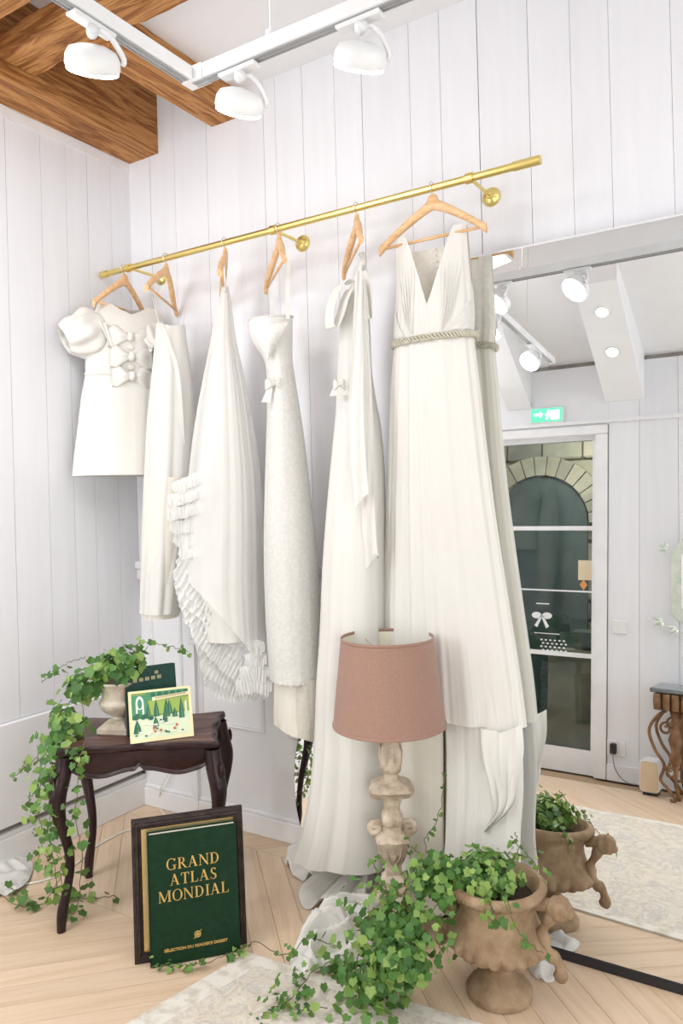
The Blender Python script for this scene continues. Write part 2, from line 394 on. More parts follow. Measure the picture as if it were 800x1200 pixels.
# shop door
mb = MB()
for a, b, c, d in ((DX0-.07, DX0, 0, 2.188), (DX1, DX1+.075, 0, 2.188), (DX0-.07, DX1+.075, 2.19, 2.25)): mb.box((a, YB-.12, c), (b, YB+.018, d), bev=.004)
dr = structure(mb.build('door_1', M['trim']))
mb = MB(); Y0, Y1 = YB-.07, YB-.03
mb.box((DX0, Y0, 0), (DX0+.05, Y1, 2.19)); mb.box((DX1-.03, Y0, 0), (DX1, Y1, 2.19)); mb.box((DX0+.05, Y0, 0), (DX1-.03, Y1, .15)); mb.box((DX0+.05, Y0, 2.16), (DX1-.03, Y1, 2.19))
mb.build('door_leaf', M['trim'], dr)
for z, h in ((.742, .028), (1.155, .010), (1.571, .028)): MB().box((DX0+.05, Y0, z-h/2), (DX1-.03, Y1, z+h/2)).build('glazing_bar', M['trim'], dr)
for z0, z1 in ((.15, .728), (.756, 1.15), (1.16, 1.557), (1.585, 2.16)): MB().box((DX0+.05, YB-.053, z0), (DX1-.03, YB-.047, z1)).build('pane', M['glass'], dr)
M['decal'] = mat('white_window_vinyl', (.85, .87, .86), None, .6)
def ring2(cx, cz, rx, rz, n=14, a0=0, a1=2*PI): return [(cx+rx*math.cos(a0+(a1-a0)*k/n), cz+rz*math.sin(a0+(a1-a0)*k/n)) for k in range(n)]
mb = MB(); T = Matrix.Translation((1.20, YB-.046, .985))
mb.prism(ring2(-.035, 0, .034, .022), .001, T); mb.prism(ring2(.035, 0, .034, .022), .001, T); mb.prism([(-.008, 0), (.002, -.01), (-.03, -.08), (-.05, -.07)], .001, T); mb.prism([(.008, 0), (.05, -.07), (.03, -.085), (-.002, -.01)], .001, T)
mb.prism([(-.05, -.115), (.12, -.115), (.12, -.12), (-.05, -.12)], .001, T); mb.prism([(-.04, .075), (.05, .075), (.05, .082), (-.04, .082)], .001, T)
for i in range(6):
    for j in range(4): mb.prism(ring2(.0+i*.03+(.012 if j % 2 else 0), -.16-j*.022, .009, .006, 6), .001, T)
mb.build('bow_decal', M['decal'], dr)
# stone passage outside the door
M['stone'] = mat('passage_stone', (.42, .38, .29), (.22, .22, .18), .9, scale=3, bmp=.6, bscale=9, rvar=.25)
M['mortar'] = mat('passage_mortar', (.16, .16, .15), (.10, .11, .11), .95)
M['teal'] = mat('teal_painted_door', (.025, .05, .05), (.05, .085, .08), .6, scale=4)
pw = structure(MB().box((-.6, -4.6, -.05), (2.6, -4.5, 3.0)).build('wall_passage', M['mortar']))
rnd = random.Random(5); z = 0
while z < 2.7:
    h_ = rnd.uniform(.16, .28); x = -.3+rnd.uniform(-.2, 0)
    while x < 2.5:
        w_ = rnd.uniform(.22, .46)
        if z+h_ < 2.85: MB().box((x+.01, -4.5, z+.01), (x+w_-.01, -4.46+rnd.uniform(0, .03), z+h_-.01), bev=.015).build('stone', M['stone'], pw)
        x += w_
    z += h_
structure(MB().box((-.6, -4.6, -.06), (2.6, YB-.14, -.01)).build('floor_passage', mat('passage_paving', (.30, .27, .22), (.2, .19, .17), .8, scale=5)))
structure(MB().box((-.6, -4.6, 2.85), (2.6, YB-.14, 2.95)).build('ceiling_passage', M['mortar']))
structure(MB().box((-.7, -4.6, -.06), (-.6, YB-.14, 2.95)).build('wall_passage_left', M['mortar']))
structure(MB().box((2.6, -4.6, -.06), (2.7, YB-.14, 2.95)).build('wall_passage_right', M['mortar']))
# arched teal doorway in the passage
t = thing('arched_doorway', 'tall arched teal doorway in the stone passage seen through the glazed door in the mirror', 'doorway', (.70, -4.4, 0))
arc = [(.40*math.cos(a), 1.78+.40*math.sin(a)) for a in [PI*k/14 for k in range(15)]]
MB().prism([(-.42, 0)]+arc[::-1]+[(.42, 0)], .03, Matrix.Translation((.70, -4.40, 0))).build('door_leaf', M['teal'], t)
for k in range(15):
    a0, a1 = PI*k/15+.01, PI*(k+1)/15-.01
    q = [(.43*math.cos(a0), 1.75+.43*math.sin(a0)), (.60*math.cos(a0), 1.75+.60*math.sin(a0)), (.60*math.cos(a1), 1.75+.60*math.sin(a1)), (.43*math.cos(a1), 1.75+.43*math.sin(a1))]
    MB().prism(q, .09, Matrix.Translation((.70, -4.41, 0))).build('stone', M['stone'], t)
l = bpy.data.lights.new('passage_lamp', 'POINT'); l.energy = 50; l.color = (1, .95, .85); l.shadow_soft_size = .1
o = bpy.data.objects.new('passage_lamp', l); COL.objects.link(o); o.location = (1.3, -3.5, 2.5)
# card and cushion by the door
t = MB().box((1.44, YB-.043, 1.23), (1.53, YB-.040, 1.36)).build('notice_card', mat('cream_card', (.75, .66, .48), (.70, .58, .38), .7)); tag(t, 'small cream card stuck on the glazed door seen in the mirror', 'card')
t = MB(); t.prism([(1.45, 1.20), (1.475, 1.235), (1.5, 1.20), (1.475, 1.165)], .004, Matrix.Translation((0, YB-.045, 0))); tag(t.build('paper_ornament', mat('orange_paper', (.72, .34, .12), None, .7)), 'orange diamond paper ornament below the cream card in the mirror', 'ornament')
t = MB().box((1.34, YB-.35, .76), (1.60, YB-.28, .90), bev=.02).build('hanging_box', M['teal'], None); tag(t, 'dark teal box on the ledge outside the glazed door', 'box')
tag(MB().box((1.2, YB-.42, 0), (1.62, YB-.2, .76), bev=.01).build('stone_ledge', M['stone']), 'rough stone ledge outside the door, below the teal box', 'ledge')

# exit sign, switch, outlet
M['exit'] = mat('exit_sign_green', (.10, .55, .33), (.08, .5, .3), .4, emit=(.12, .62, .38), es=.9)
M['exitw'] = mat('exit_sign_white', (.9, .9, .9), None, .4, emit=(.9, 1, .93), es=1.3)
t = thing('exit_sign', 'green emergency exit sign above the glazed door in the mirror', 'exit sign', (1.235, YB, 2.33))
MB().box((1.12, YB, 2.285), (1.35, YB+.03, 2.395), bev=.006).build('housing', M['fixture'], t)
MB().box((1.128, YB+.03, 2.293), (1.342, YB+.034, 2.387)).build('panel', M['exit'], t)
T = Matrix.Translation((1.235, YB+.036, 2.34)) @ Matrix.Diagonal((-1, 1, 1, 1))
mb = MB(); mb.prism([(.085, -.004), (.045, -.004), (.045, -.02), (.02, .004), (.045, .028), (.045, .012), (.085, .012)], .002, T)
mb.prism([(-.03, .03), (-.09, .03), (-.09, -.035), (-.03, -.035)], .001, T)
mb.prism(ring2(-.015, .025, .009, .009, 8), .002, T); mb.prism([(-.005, .015), (-.03, .012), (-.035, -.01), (-.02, -.012), (-.005, -.035), (.005, -.03), (-.005, -.008), (.01, 0)], .002, T)
mb.build('symbol', M['exitw'], t)
tag(MB().box((1.675, YB, .90), (1.76, YB+.012, .985), bev=.003).build('wall_switch', M['fixture']), 'white light switch on the rear wall beside the door frame', 'switch')
t = thing('wall_socket', 'white power socket above the rear skirting, black plug in it', 'socket', (1.69, YB, .2))
MB().box((1.64, YB, .15), (1.75, YB+.012, .245), bev=.003).build('face_plate', M['fixture'], t)
M['black'] = mat('matt_black', (.012, .012, .016), (.02, .02, .024), .45)
MB().box((1.665, YB+.012, .165), (1.70, YB+.045, .23), bev=.006).build('plug', M['black'], t)
mb = MB(); mb.tube(smooth_path([(1.68, YB+.04, .17), (1.70, YB+.05, .08), (1.76, YB+.06, .02), (1.84, YB+.06, .012), (1.9, YB+.1, .01)], 24), .0035, 6)
tag(mb.build('appliance_cable', mat('grey_cord', (.25, .27, .32), None, .5)), 'thin grey cord running from the black plug along the rear skirting', 'cord')
t = thing('air_purifier', 'small rounded white box with a pale wood front on the rear floor in the mirror', 'purifier', (1.93, YB+.17, 0))
def rrect(cx, cz, hx, hz, r, n=6):
    out = []
    for (sx, sz, a0) in ((1, 1, 0), (-1, 1, PI/2), (-1, -1, PI), (1, -1, 3*PI/2)):
        for k in range(n+1): a = a0+PI/2*k/n; out.append((cx+sx*(hx-r)+r*math.cos(a), cz+sz*(hz-r)+r*math.sin(a)))
    return out
MB().prism(rrect(1.93, .11, .055, .09, .025), .12, Matrix.Translation((0, YB+.12, 0))).build('body', M['fixture'], t, bevel=.003)
MB().prism(rrect(1.93, .11, .048, .083, .022), .008, Matrix.Translation((0, YB+.238, 0))).build('front_panel', mat('pale_birch', (.72, .58, .40), (.68, .53, .36), .5), t)
MB().box((1.89, YB+.13, 0), (1.97, YB+.22, .02)).build('foot', M['black'], t)

# wrought iron console table + ornate mirror on rear wall
M['iron'] = mat('rusty_gilt_iron', (.16, .085, .045), (.32, .18, .09), .5, .5, scale=14, bmp=.4)
M['marble'] = mat('grey_marble', (.16, .18, .20), (.24, .26, .28), .2, scale=5)
t = thing('console_table', 'ornate wrought iron console with dark marble top against the rear wall in the mirror', 'console table', (2.35, YB+.2, 0))
MB().box((1.95, YB+.02, .60), (2.85, YB+.34, .625), bev=.005).build('table_top', M['marble'], t)
mb = MB()
mb.box((1.97, YB+.03, .50), (2.83, YB+.32, .60), bev=.01)
for k in range(18): mb.lathe([(.022, -.045), (.026, 0), (.022, .045)], (1.99+k*.048, YB+.325, .55), 8)
mb.build('apron', M['iron'], t)
def spiral(c, r0, turns, d, sx=1, sz=1, a0=0, n=40):
    return [V((c[0]+sx*(r0*(1-.75*k/n))*math.cos(a0+turns*2*PI*k/n), c[1], c[2]+sz*(r0*(1-.75*k/n))*math.sin(a0+turns*2*PI*k/n))) for k in range(n)]
for X_ in (2.03, 2.77):
    for Y_ in (YB+.08, YB+.3):
        s = 1 if X_ < 2.3 else -1
        mb = MB()
        mb.tube(smooth_path([(X_, Y_, .50), (X_-s*.05, Y_, .46), (X_-s*.09, Y_, .38), (X_-s*.06, Y_, .28), (X_-s*.01, Y_, .2), (X_-s*.03, Y_, .12), (X_, Y_, .08), (X_+s*.05, Y_, .02), (X_+s*.02, Y_, .012)], 40), .009, 8)
        mb.tube(spiral((X_-s*.0, Y_, .40), .04, 1.4, 0, s), .007, 8)
        mb.tube(spiral((X_+s*.02, Y_, .16), .035, 1.4, 0, -s), .007, 8)
        mb.lathe([(.012, 0), (.035, .03), (.022, .08), (.04, .14), (.015, .22), (.03, .30)], (X_+s*.05, Y_, .2), 8)
        mb.tube([(X_+s*.05, Y_, .5), (X_+s*.06, Y_, .3), (X_+s*.05, Y_, .1), (X_+s*.07, Y_, .015)], .01, 8)
        mb.build('leg', M['iron'], t, smooth=True)
mb = MB(); mb.tube([(2.08, YB+.3, .12), (2.4, YB+.19, .16), (2.72, YB+.3, .12)], .007, 8); mb.tube([(2.08, YB+.08, .12), (2.4, YB+.19, .16), (2.72, YB+.08, .12)], .007, 8)
mb.build('stretcher', M['iron'], t, smooth=True)
M['mirror'] = mat('mirror_silver', (.93, .95, .95), (.93, .95, .95), .0, 1)
M['venetian'] = mat('pale_green_glass_frame', (.62, .70, .60), (.80, .83, .76), .15, .3, scale=20, bmp=.3)
t = thing('ornate_mirror', 'tall Venetian mirror with scalloped pale green glass frame above the console', 'mirror', (2.38, YB, 1.2))
T = Matrix.Translation((0, YB+.001, 0))
SX = .03
outl = [(2.06, 1.0), (2.70, 1.0), (2.74, 1.05), (2.74, 1.42), (2.66, 1.52), (2.5, 1.58), (2.38, 1.70), (2.26, 1.58), (2.10, 1.52), (2.02, 1.42), (2.02, 1.05)]
MB().prism(outl, .025, T).build('frame', M['venetian'], t)
inn = [(2.38+(x-2.38)*.84, 1.25+(z-1.25)*.84) for x, z in outl]
MB().prism(inn, .006, Matrix.Translation((0, YB+.026, 0))).build('mirror_glass', M['mirror'], t)
for cx, cz, s in ((1.97, 1.0, 1), (2.0, 1.44, .8), (2.05, .96, .9), (2.14, .94, 1), (2.3, .93, 1), (2.46, .93, 1), (2.6, .94, 1), (2.76, 1.44, .8), (2.16, 1.6, .9), (2.38, 1.74, 1.1), (2.6, 1.6, .9)):
    mb = MB()
    for q_ in (-.8, 0, .8): mb.lathe([(.001, 0), (.009, .010), (.011, .022), (.006, .038), (.001, .048)], (0, 0, 0), 10, Matrix.Translation((cx, YB+.035, cz)) @ Matrix.Rotation(math.atan2(cx-2.38, cz-1.25)+q_, 4, 'Y') @ Matrix.Diagonal((1.2*s, .7*s, 1.3*s, 1)))
    mb.build('leaf_ornament', M['venetian'], t, smooth=True)

# white beams on the sloping rear ceiling, downlights
def slopebox(x0, x1, name, label):
    vs = []
    for x in (x0, x1): vs += [(x, -1.985, 3.02), (x, -1.985, 2.90), (x, YB+.002, 2.40), (x, YB+.002, 2.72)]
    o = MB().add(vs, [(0, 1, 2, 3), (7, 6, 5, 4), (0, 4, 5, 1), (1, 5, 6, 2), (2, 6, 7, 3), (3, 7, 4, 0)]).build(name, M['ceil']); tag(o, label, 'beam'); return o
slopebox(1.62, 1.86, 'painted_beam', 'white painted sloping beam holding two downlights in the mirror')
slopebox(.95, 1.12, 'painted_beam', 'white painted sloping beam left of the downlights, above the exit sign in the mirror')
for k, f in enumerate((.22, .55)):
    y = -1.985+f*(YB+1.985); z = 2.90+f*(2.40-2.90)-.002
    T = Matrix.Translation((1.74, y, z)) @ Matrix.Rotation(math.atan2(-.5, -(YB+1.985))*-1 if 0 else math.atan2(.5, .795), 4, 'X')
    t = thing('downlight', ('round recessed downlight high on the white beam' if k == 0 else 'round recessed downlight low on the white beam'), 'downlight', (1.74, y, z), 0, 'downlights on the white beam')
    MB().lathe([(.034, 0), (.042, -.001), (.042, -.006), (.034, -.006)], n=24, M4=T, cap=False).build('trim_ring', M['fixture'], t)
    MB().lathe([(.034, -.003), (.001, -.003)], n=24, M4=T).build('lens', M['lens'], t)

# ------------------------------------------------------------------ track light
def track(name, a, b, label):
    t = thing(name, label, 'track', ((a[0]+b[0])/2, (a[1]+b[1])/2, a[2]))
    d = (V(b)-V(a)); L = d.length; T = frame_m(a, d, (0, 0, 1)); w = .019
    mb = MB(); mb.box((0, -w, 0), (L, w, .038), T, bev=.002); mb.build('profile', M['fixture'], t)
    mb = MB(); mb.box((.03, -.012, -.004), (L-.03, -.008, 0), T); mb.box((.03, .008, -.004), (L-.03, .012, 0), T); mb.box((.03, -.004, -.002), (L-.03, .004, 0), T)
    mb.build('conductor_rail', mat('track_slot', (.35, .35, .36), None, .4), t)
    return t, T, L
TZ = 2.585
tx, ty = 1.375, -1.04
ta, Ta, La = track('lighting_track', (tx, ty, TZ), (tx, -2.40, TZ), 'white square lighting track running toward the camera from the corner joint')
tb, Tb, Lb = track('lighting_track', (tx-.02, ty, TZ), (3.6, ty+.02, TZ), 'white square lighting track parallel to the back wall, hung on a thin wire')
MB().box((tx-.021, ty-.021, TZ-.001), (tx+.05, ty+.021, TZ+.04), bev=.002).build('corner_joint', M['fixture'], tb)
for xx in (1.64, 2.6):
    wo_ = MB().tube([(xx, ty+.003, TZ+.038), (xx, ty+.003, CEIL)], .0012, 6).build('suspension_wire', M['chrome'], tb)
    MB().lathe([(.012, .038), (.012, .055), (.004, .06)], (xx, ty, TZ), 12).build('clip', M['fixture'], wo_)
mb = MB()
for yy in (-1.9,): mb.tube([(tx, yy, TZ+.038), (tx, yy, CEIL)], .0012, 6)
mb.build('suspension_wire', M['chrome'], ta)
def spot(loc, along, aim, label, power=2.2):
    """loc = point under the track; along = track direction; aim = target of the beam"""
    t = thing('track_spotlight', label, 'spotlight', loc, 0, 'white track spotlights')
    T = frame_m(loc, along, (0, 0, 1))
    MB().box((-.06, -.016, -.016), (.06, .016, -.004), T, bev=.003).build('adapter', M['fixture'], t)
    c = V(loc)+V((0, 0, -.085)); d = (V(aim)-c).normalized()
    side = d.cross(V((0, 0, 1))).normalized()
    back = -d
    mb = MB()
    mb.tube(smooth_path([V(loc)+V((0, 0, -.01)), V(loc)+V((0, 0, -.028)), c+back*.035+side*.03+V((0, 0, .025)), c+back*.01+side*.068, c+side*.068+d*.008], 16), .009, 10, .7)
    mb.tube(smooth_path([V(loc)+V((0, 0, -.01)), V(loc)+V((0, 0, -.03)), c+back*.04+V((0, 0, .02))], 8), .013, 10)
    mb.build('arm', M['fixture'], t, smooth=True)
    T2 = frame_m(c, side, d)
    MB().lathe([(.001, -.024), (.034, -.022), (.054, -.014), (.062, 0), (.064, .020), (.062, .024), (.058, .024), (.056, .016)], n=40, M4=T2, cap=False).build('head', M['fixture'], t, smooth=True, angle=50)
    MB().lathe([(.0565, .017), (.060, .0245), (.0595, .032), (.05, .0335), (.001, .034)], n=40, M4=T2).build('lens', M['lens'], t)
    l = bpy.data.lights.new('spot_beam', 'SPOT'); l.energy = power; l.spot_size = 1.7; l.spot_blend = .8; l.shadow_soft_size = .12; l.color = (1, .975, .94)
    o = bpy.data.objects.new('spot_beam', l); COL.objects.link(o); o.location = c+d*.045; o.rotation_euler = d.to_track_quat('-Z', 'Y').to_euler()
    return t
spot((1.535, ty+.003, TZ), (1, 0, 0), (.75, -.45, 1.35), 'white round spotlight hanging just right of the track corner')
spot((1.90, ty+.006, TZ), (1, 0, 0), (1.2, -.35, 1.35), 'white round spotlight furthest right on the wall-side track')
spot((tx, -1.38, TZ), (0, 1, 0), (.30, -.55, .9), 'white round spotlight at the top left in front of the timbers', 2)
spot((tx, -2.0, TZ), (0, 1, 0), (.45, -.3, .6), 'white spotlight seen only in the mirror beside the exit sign', 3)
spot((2.6, ty+.013, TZ), (1, 0, 0), (1.2, -.3, .2), 'added white fill spotlight on the track, out of frame at right', 4)  # unseen lamp added to fill the lower part of the scene

# ------------------------------------------------------------------ brass clothes rail
RY, RZ, RR = -.2, 2.508, .016
t = thing('clothes_rail', 'long brushed brass clothes rail on three wall brackets holding the dresses', 'rail', (1.05, RY, RZ))
def xcyl(mb, x0, x1, r, n=20): return mb.lathe([(r, 0), (r, x1-x0)], n=n, M4=Matrix.Translation((x0, RY, RZ)) @ Matrix.Rotation(PI/2, 4, 'Y'))
xcyl(MB(), .03, 2.06, .013).build('bar', M['brass'], t, smooth=True, angle=40)
xcyl(MB(), .02, .06, .0165).build('end_cap', M['brass'], t, smooth=True, angle=40)
xcyl(MB(), 1.98, 2.07, .0155).build('end_cap', M['brass'], t, smooth=True, angle=40)
for bx in (.20, 1.01, 1.83):
    mb = MB(); xcyl(mb, bx-.013, bx+.013, .018)
    mb.tube([(bx, RY, RZ), (bx, -.004, RZ)], .0065, 12)
    mb.lathe([(.0, 0), (.034, 0), (.034, .006), (.028, .014), (.012, .02), (.008, .03), (.0, .03)], n=28, M4=Matrix.Translation((bx, 0, RZ)) @ Matrix.Rotation(PI/2, 4, 'X'), cap=False)
    mb.build('bracket', M['brass'], t, smooth=True, angle=40)

def hanger(x, yaw, label, half=.212, drop=.125, top=2.452, bar=True, zt=0):
    e = V((math.cos(yaw), math.sin(yaw), 0)); c = V((x, RY, top))
    t = thing('wooden_hanger', label, 'hanger', c, 0, 'wooden hangers on the brass rail')
    T = frame_m(c, e, (0, 0, 1))
    # shoulders: curved wooden arms with lens section
    for s in (-1, 1):
        P = []
        for i in range(15):
            u = i/14; xx = s*half*u; zz = -drop*(u**1.25)*.95-.012*u; hh = .020-.008*u+.006*math.exp(-((u-1)/.1)**2); th = .009+.004*math.sin(PI*u)
            yy = -.022*math.sin(u*PI/2)**2
            P.append([T @ V((xx+dx*s, yy+dy*th, zz+dz*hh)) for dx, dy, dz in [(0, math.cos(a), math.sin(a)) for a in [2*PI*k/10 for k in range(11)]]])
        mb = MB().grid(P); mb.add([p for p in P[-1][:10]], [tuple(range(10))])
        mb.build('shoulder', M['hanger'], t, smooth=True)
    MB().lathe([(.004, .035), (.012, .03), (.018, .01), (.018, -.012), (.008, -.02)], n=14, M4=T @ Matrix.Diagonal((1.3, .6, 1, 1))).build('neck', M['hanger'], t, smooth=True)
    if bar: MB().tube([T @ V((-half*.93, -.018, -drop*.97)), T @ V((half*.93, -.018, -drop*.97))], .0055, 10).build('trouser_bar', M['hanger'], t, smooth=True)
    r = RR+.004; pts = [V((x, RY, top+.03))]
    zc = RZ+.001
    base = zc-top
    P2 = [T @ V((0, 0, .03)), T @ V((.0, 0, base-.026))]
    # open hook over the rail (in the plane across the rail)
    for k in range(13):
        a = -PI/2+2*PI*.72*k/12+0
        P2.append(V((x, RY, zc))+V((0, 1, 0))*(math.cos(a)*r)*-1+V((0, 0, 1))*math.sin(a)*r)
    MB().tube(P2, .0018, 8).build('hook', M['chrome'], t, smooth=True)
    return t, T
D2R = math.radians
hanger(.169, D2R(-85), 'wooden hanger of the short puff-sleeved dress, first from the left', half=.17)
hanger(.429, D2R(-62), 'wooden hanger with a bar holding the strappy slip dress, second from the left')
hanger(.761, D2R(-50), 'wooden hanger seen edge-on at the top of the tulle gown')
hanger(1.035, D2R(-43), 'wooden hanger turned sideways above the strapless-cup lace gown')
hanger(1.388, D2R(-50), 'wooden hanger turned sideways above the gown with the shoulder bow')
hanger(1.692, D2R(0), 'wide wooden hanger facing the camera, holding the V-neck gown', half=.2)
# ------------------------------------------------------------------ big leaning mirror
YT_, YB_, ZT_ = -.095, -.25, 2.28
t = thing('leaning_mirror', 'huge frameless wall mirror leaning on the back wall behind the V-neck gown, black bottom edge', 'mirror', (2.3, YB_, 0))
T = frame_m((1.684, YB_, 0), (1, 0, 0), (0, YT_-YB_, ZT_)); MW = 1.35; MH = math.hypot(YT_-YB_, ZT_)
MB().box((.003, .0, .03), (MW-.003, .004, MH-.004), T).build('mirror_glass', M['mirror'], t)
MB().box((0, .0045, .002), (MW, .028, MH), T).build('backing_board', M['white'], t)
MB().box((0, -.004, .0015), (MW, .0045, .029), T).build('bottom_rail', M['black'], t)
M['edge'] = mat('bronze_edge', (.30, .22, .14), None, .4, .4)
MB().box((0, -.002, .029), (.0035, .0045, MH), T).build('side_edge', M['edge'], t)
MB().box((MW-.003, -.002, .029), (MW, .0045, MH), T).build('side_edge', M['edge'], t)
MB().box((.003, -.001, MH-.004), (MW-.003, .0045, MH), T).build('top_edge', M['trim'], t)

# oval mirror standing on the floor behind the gowns
t = thing('oval_mirror', 'oval frameless mirror on the floor behind the gowns, reflecting the ivy', 'mirror', (1.17, -.1, 0))
T = frame_m((1.165, -.15, 0), (1, .045, 0), (0, .11, .72))
el = [(.195*math.cos(2*PI*k/64), .37+.35*math.sin(2*PI*k/64)) for k in range(64)]
MB().prism([(x*.985, .37+(z-.37)*.99) for x, z in el], .003, T @ Matrix.Translation((0, -.001, 0))).build('mirror_glass', M['mirror'], t)
MB().prism(el, .012, T @ Matrix.Translation((0, .002, 0))).build('backing', M['black'], t)
MB().box((-.07, .014, .0), (.07, .03, .10), T).build('foot', M['black'], t)

# ------------------------------------------------------------------ garments
def side_axes(ax, ay):
    s = V((CAM.x-ax, CAM.y-ay, 0)).normalized(); return V((-s.y, s.x, 0)), s       # lateral (image right), toward the viewer
def surface(rows, e, g, N=220, R=90, t0=None, t1=None, amp=(.002, .02), freqs=((7, 1.0), (12, .6), (19, .35)), seed=0, th=(0, 2*PI), pinch=0, zmin=.004, drift=2.0, pw=.75):
    rnd = random.Random(seed); ph = [(n, w_, rnd.uniform(0, 6.28), rnd.uniform(-1, 1)) for n, w_ in freqs]; wp = rnd.uniform(0, 6.28)
    tw = sum(w_ for _, w_ in freqs); P = []
    for i in range(R+1):
        row = []
        for k in range(N+1):
            a = th[0]+(th[1]-th[0])*k/N
            lo = t0(a) if t0 else 0; hi = t1(a) if t1 else 1
            t = lo+(hi-lo)*i/R
            cx, cy, cz, ha, hb = cr(rows, t)
            d = 0
            for n, w_, p_, dr_ in ph:
                x = n*(a+.22*math.sin(a*2+wp)+.08*math.sin(3*a+wp*2))+p_+dr_*drift*t*.6
                s = math.sin(x); d += w_*(.55*s+.45*(2*(1-abs(math.sin(x/2+.4)))-1))
            d = d/tw*(amp[0]+(amp[1]-amp[0])*t**pw)
            d += .0015*noise.noise(V((a*3, t*6, seed)))
            p = V((cx, cy, 0))+e*((ha+d)*math.cos(a))+g*((hb+d)*math.sin(a)); p.z = max(cz, zmin+.3*max(d, 0))
            row.append(p)
        P.append(row)
    return P
def ribbon(pts, wdir, w, n=40, wave=0, seed=0, taper=None):
    c = smooth_path(pts, n); P = []
    for i, p in enumerate(c):
        ww = w*(taper(i/(n-1)) if taper else 1)
        P.append([p+V(wdir)*(ww*(j/6-.5))+V((0, 0, 1))*wave*math.sin(j*2.1+i*.3+seed) for j in range(7)])
    return P
def strap(parent, a, b, r=.0022, mt=None, name='strap', mid=None):
    pts = [V(a)]+([V(mid)] if mid else [])+[V(b)]
    MB().tube(smooth_path(pts, 10), r, 6).build(name, mt or M['satin'], parent, smooth=True)
def bow(parent, c, e, g, w, h, mt, name='bow', tails=0):
    """two puffed loops and a knot; e across, g outward"""
    c = V(c); e = V(e).normalized(); g = V(g).normalized(); u = V((0, 0, 1)); mb = MB()
    for s in (-1, 1):
        P = []
        for i in range(10):
            x = i/9; hh = h*(.18+.82*math.sin(min(x*1.25, 1)*PI/2)**1.2)*(1-.18*(x > .85)); th = h*.20*math.sin(PI*min(x+.12, 1))+.002
            row = []
            for k in range(17):
                a = 2*PI*k/16
                row.append(c+e*(s*w*x)+u*(hh*math.sin(a)*.5*(1+.12*math.sin(3*a+x*5))-.12*h*x*x)+g*(th*math.cos(a)*(1+.25*math.sin(5*a))+.003))
            P.append(row)
        mb.grid(P); mb.add(P[-1][:16], [tuple(range(16))])
        if tails:
            mb.grid([[c+g*.004+e*(s*(.1+.5*x)*w*.8+s*.004*j)+u*(-tails*x)+e*s*w*.16*j*(.3+x) for j in range(4)] for x in [i/8 for i in range(9)]])
    o = mb.build(name, mt, parent, smooth=True)
    MB().lathe([(.001, -h*.22), (h*.14, -h*.18), (h*.17, 0), (h*.14, h*.18), (.001, h*.22)], n=12, M4=frame_m(c+g*(h*.16), e, u)).build('knot', mt, o, smooth=True)
    return o

# --- 1 short puff-sleeved dress
c1 = V((.19, -.2, 0)); yaw1 = D2R(-116); e1 = V((math.cos(yaw1), math.sin(yaw1), 0)); g1 = V((-e1.y, e1.x, 0))
d1 = thing('short_dress', 'short ivory puff-sleeved dress with bows down the front, leftmost on the rail', 'dress', (.19, -.2, 1.75), 0)
def half_at(px_y): return None
rows1 = [(.185, -.2, 2.335, .150, .025), (.185, -.2, 2.28, .165, .055), (.185, -.2, 2.20, .178, .075), (.185, -.205, 2.08, .188, .08), (.185, -.205, 2.02, .19, .075),
         (.19, -.215, 1.93, .203, .085), (.195, -.225, 1.80, .216, .10), (.20, -.24, 1.66, .228, .115), (.205, -.25, 1.575, .232, .12)]
def t01(a):
    f = math.sin(a); c_ = abs(math.cos(a))
    v = .105*max(0, 1-c_/.5)**.6 if f > 0 else .03*max(0, 1-c_/.5)
    if c_ > .9: v += .22*(c_-.9)/.1
    return v
P = surface(rows1, e1, g1, t0=t01, amp=(.0015, .006), freqs=((5, 1), (9, .5)), seed=3, R=70)
MB().grid(P[:40]).build('bodice', M['mini'], d1, smooth=True)
MB().grid(P[39:]).build('skirt', M['mini'], d1, smooth=True)
MB().grid([[V((cr(rows1, .5+dz)[0], cr(rows1, .5+dz)[1], cr(rows1, .5+dz)[2]))+e1*((cr(rows1, .5+dz)[3]+.004)*math.cos(2*PI*k/80))+g1*((cr(rows1, .5+dz)[4]+.004)*math.sin(2*PI*k/80)) for k in range(81)] for dz in (-.012, -.006, 0, .006)]).build('waistband', M['mini'], d1, smooth=True)
def puff(c, axis, out, L, r, seed, squash=1):
    axis = V(axis).normalized(); out = V(out).normalized(); out = (out-axis*out.dot(axis)).normalized(); b = axis.cross(out); P = []
    for i in range(37):
        u = i/36
        if u < .86: rr = r*(.60+.46*math.sin(PI*min(u/.86, 1)**.8)); x = L*u/.86
        else: w_ = (u-.86)/.14; rr = r*(.60-.12*w_); x = L*(1-.35*w_)
        row = []
        for k in range(61):
            a = 2*PI*k/60; f = 1+.075*math.sin(8*a+seed+3*u)*(.3+math.sin(PI*u)**.5)+.16*noise.noise(V((math.cos(a)*1.8, math.sin(a)*1.8+seed, u*3)))
            row.append(V(c)+axis*x+out*(rr*f*math.cos(a))+b*(rr*f*math.sin(a)*squash)+V((0, 0, -.02*math.sin(PI*u))))
        P.append(row)
    return P
s0 = V((.185, -.2, 2.245))+e1*.112
MB().grid(puff(s0, e1*.95+V((0, 0, -.42)), V((0, 0, 1)), .185, .094, 1, .85)).build('puff_sleeve', M['mini'], d1, smooth=True)
s1 = V((.20, -.19, 2.25))-e1*.09
MB().grid(puff(s1, g1*.55+V((0, 0, -.7)), V((0, -1, .3)), .15, .062, 5, .8)).build('puff_sleeve', M['mini'], d1, smooth=True)
for k, z in enumerate((2.185, 2.095, 2.01)):
    bow(d1, V((.185, -.2, z))+g1*(.080 if k else .068)+e1*.016, e1, g1, .098-.006*k, .098, M['mini'])
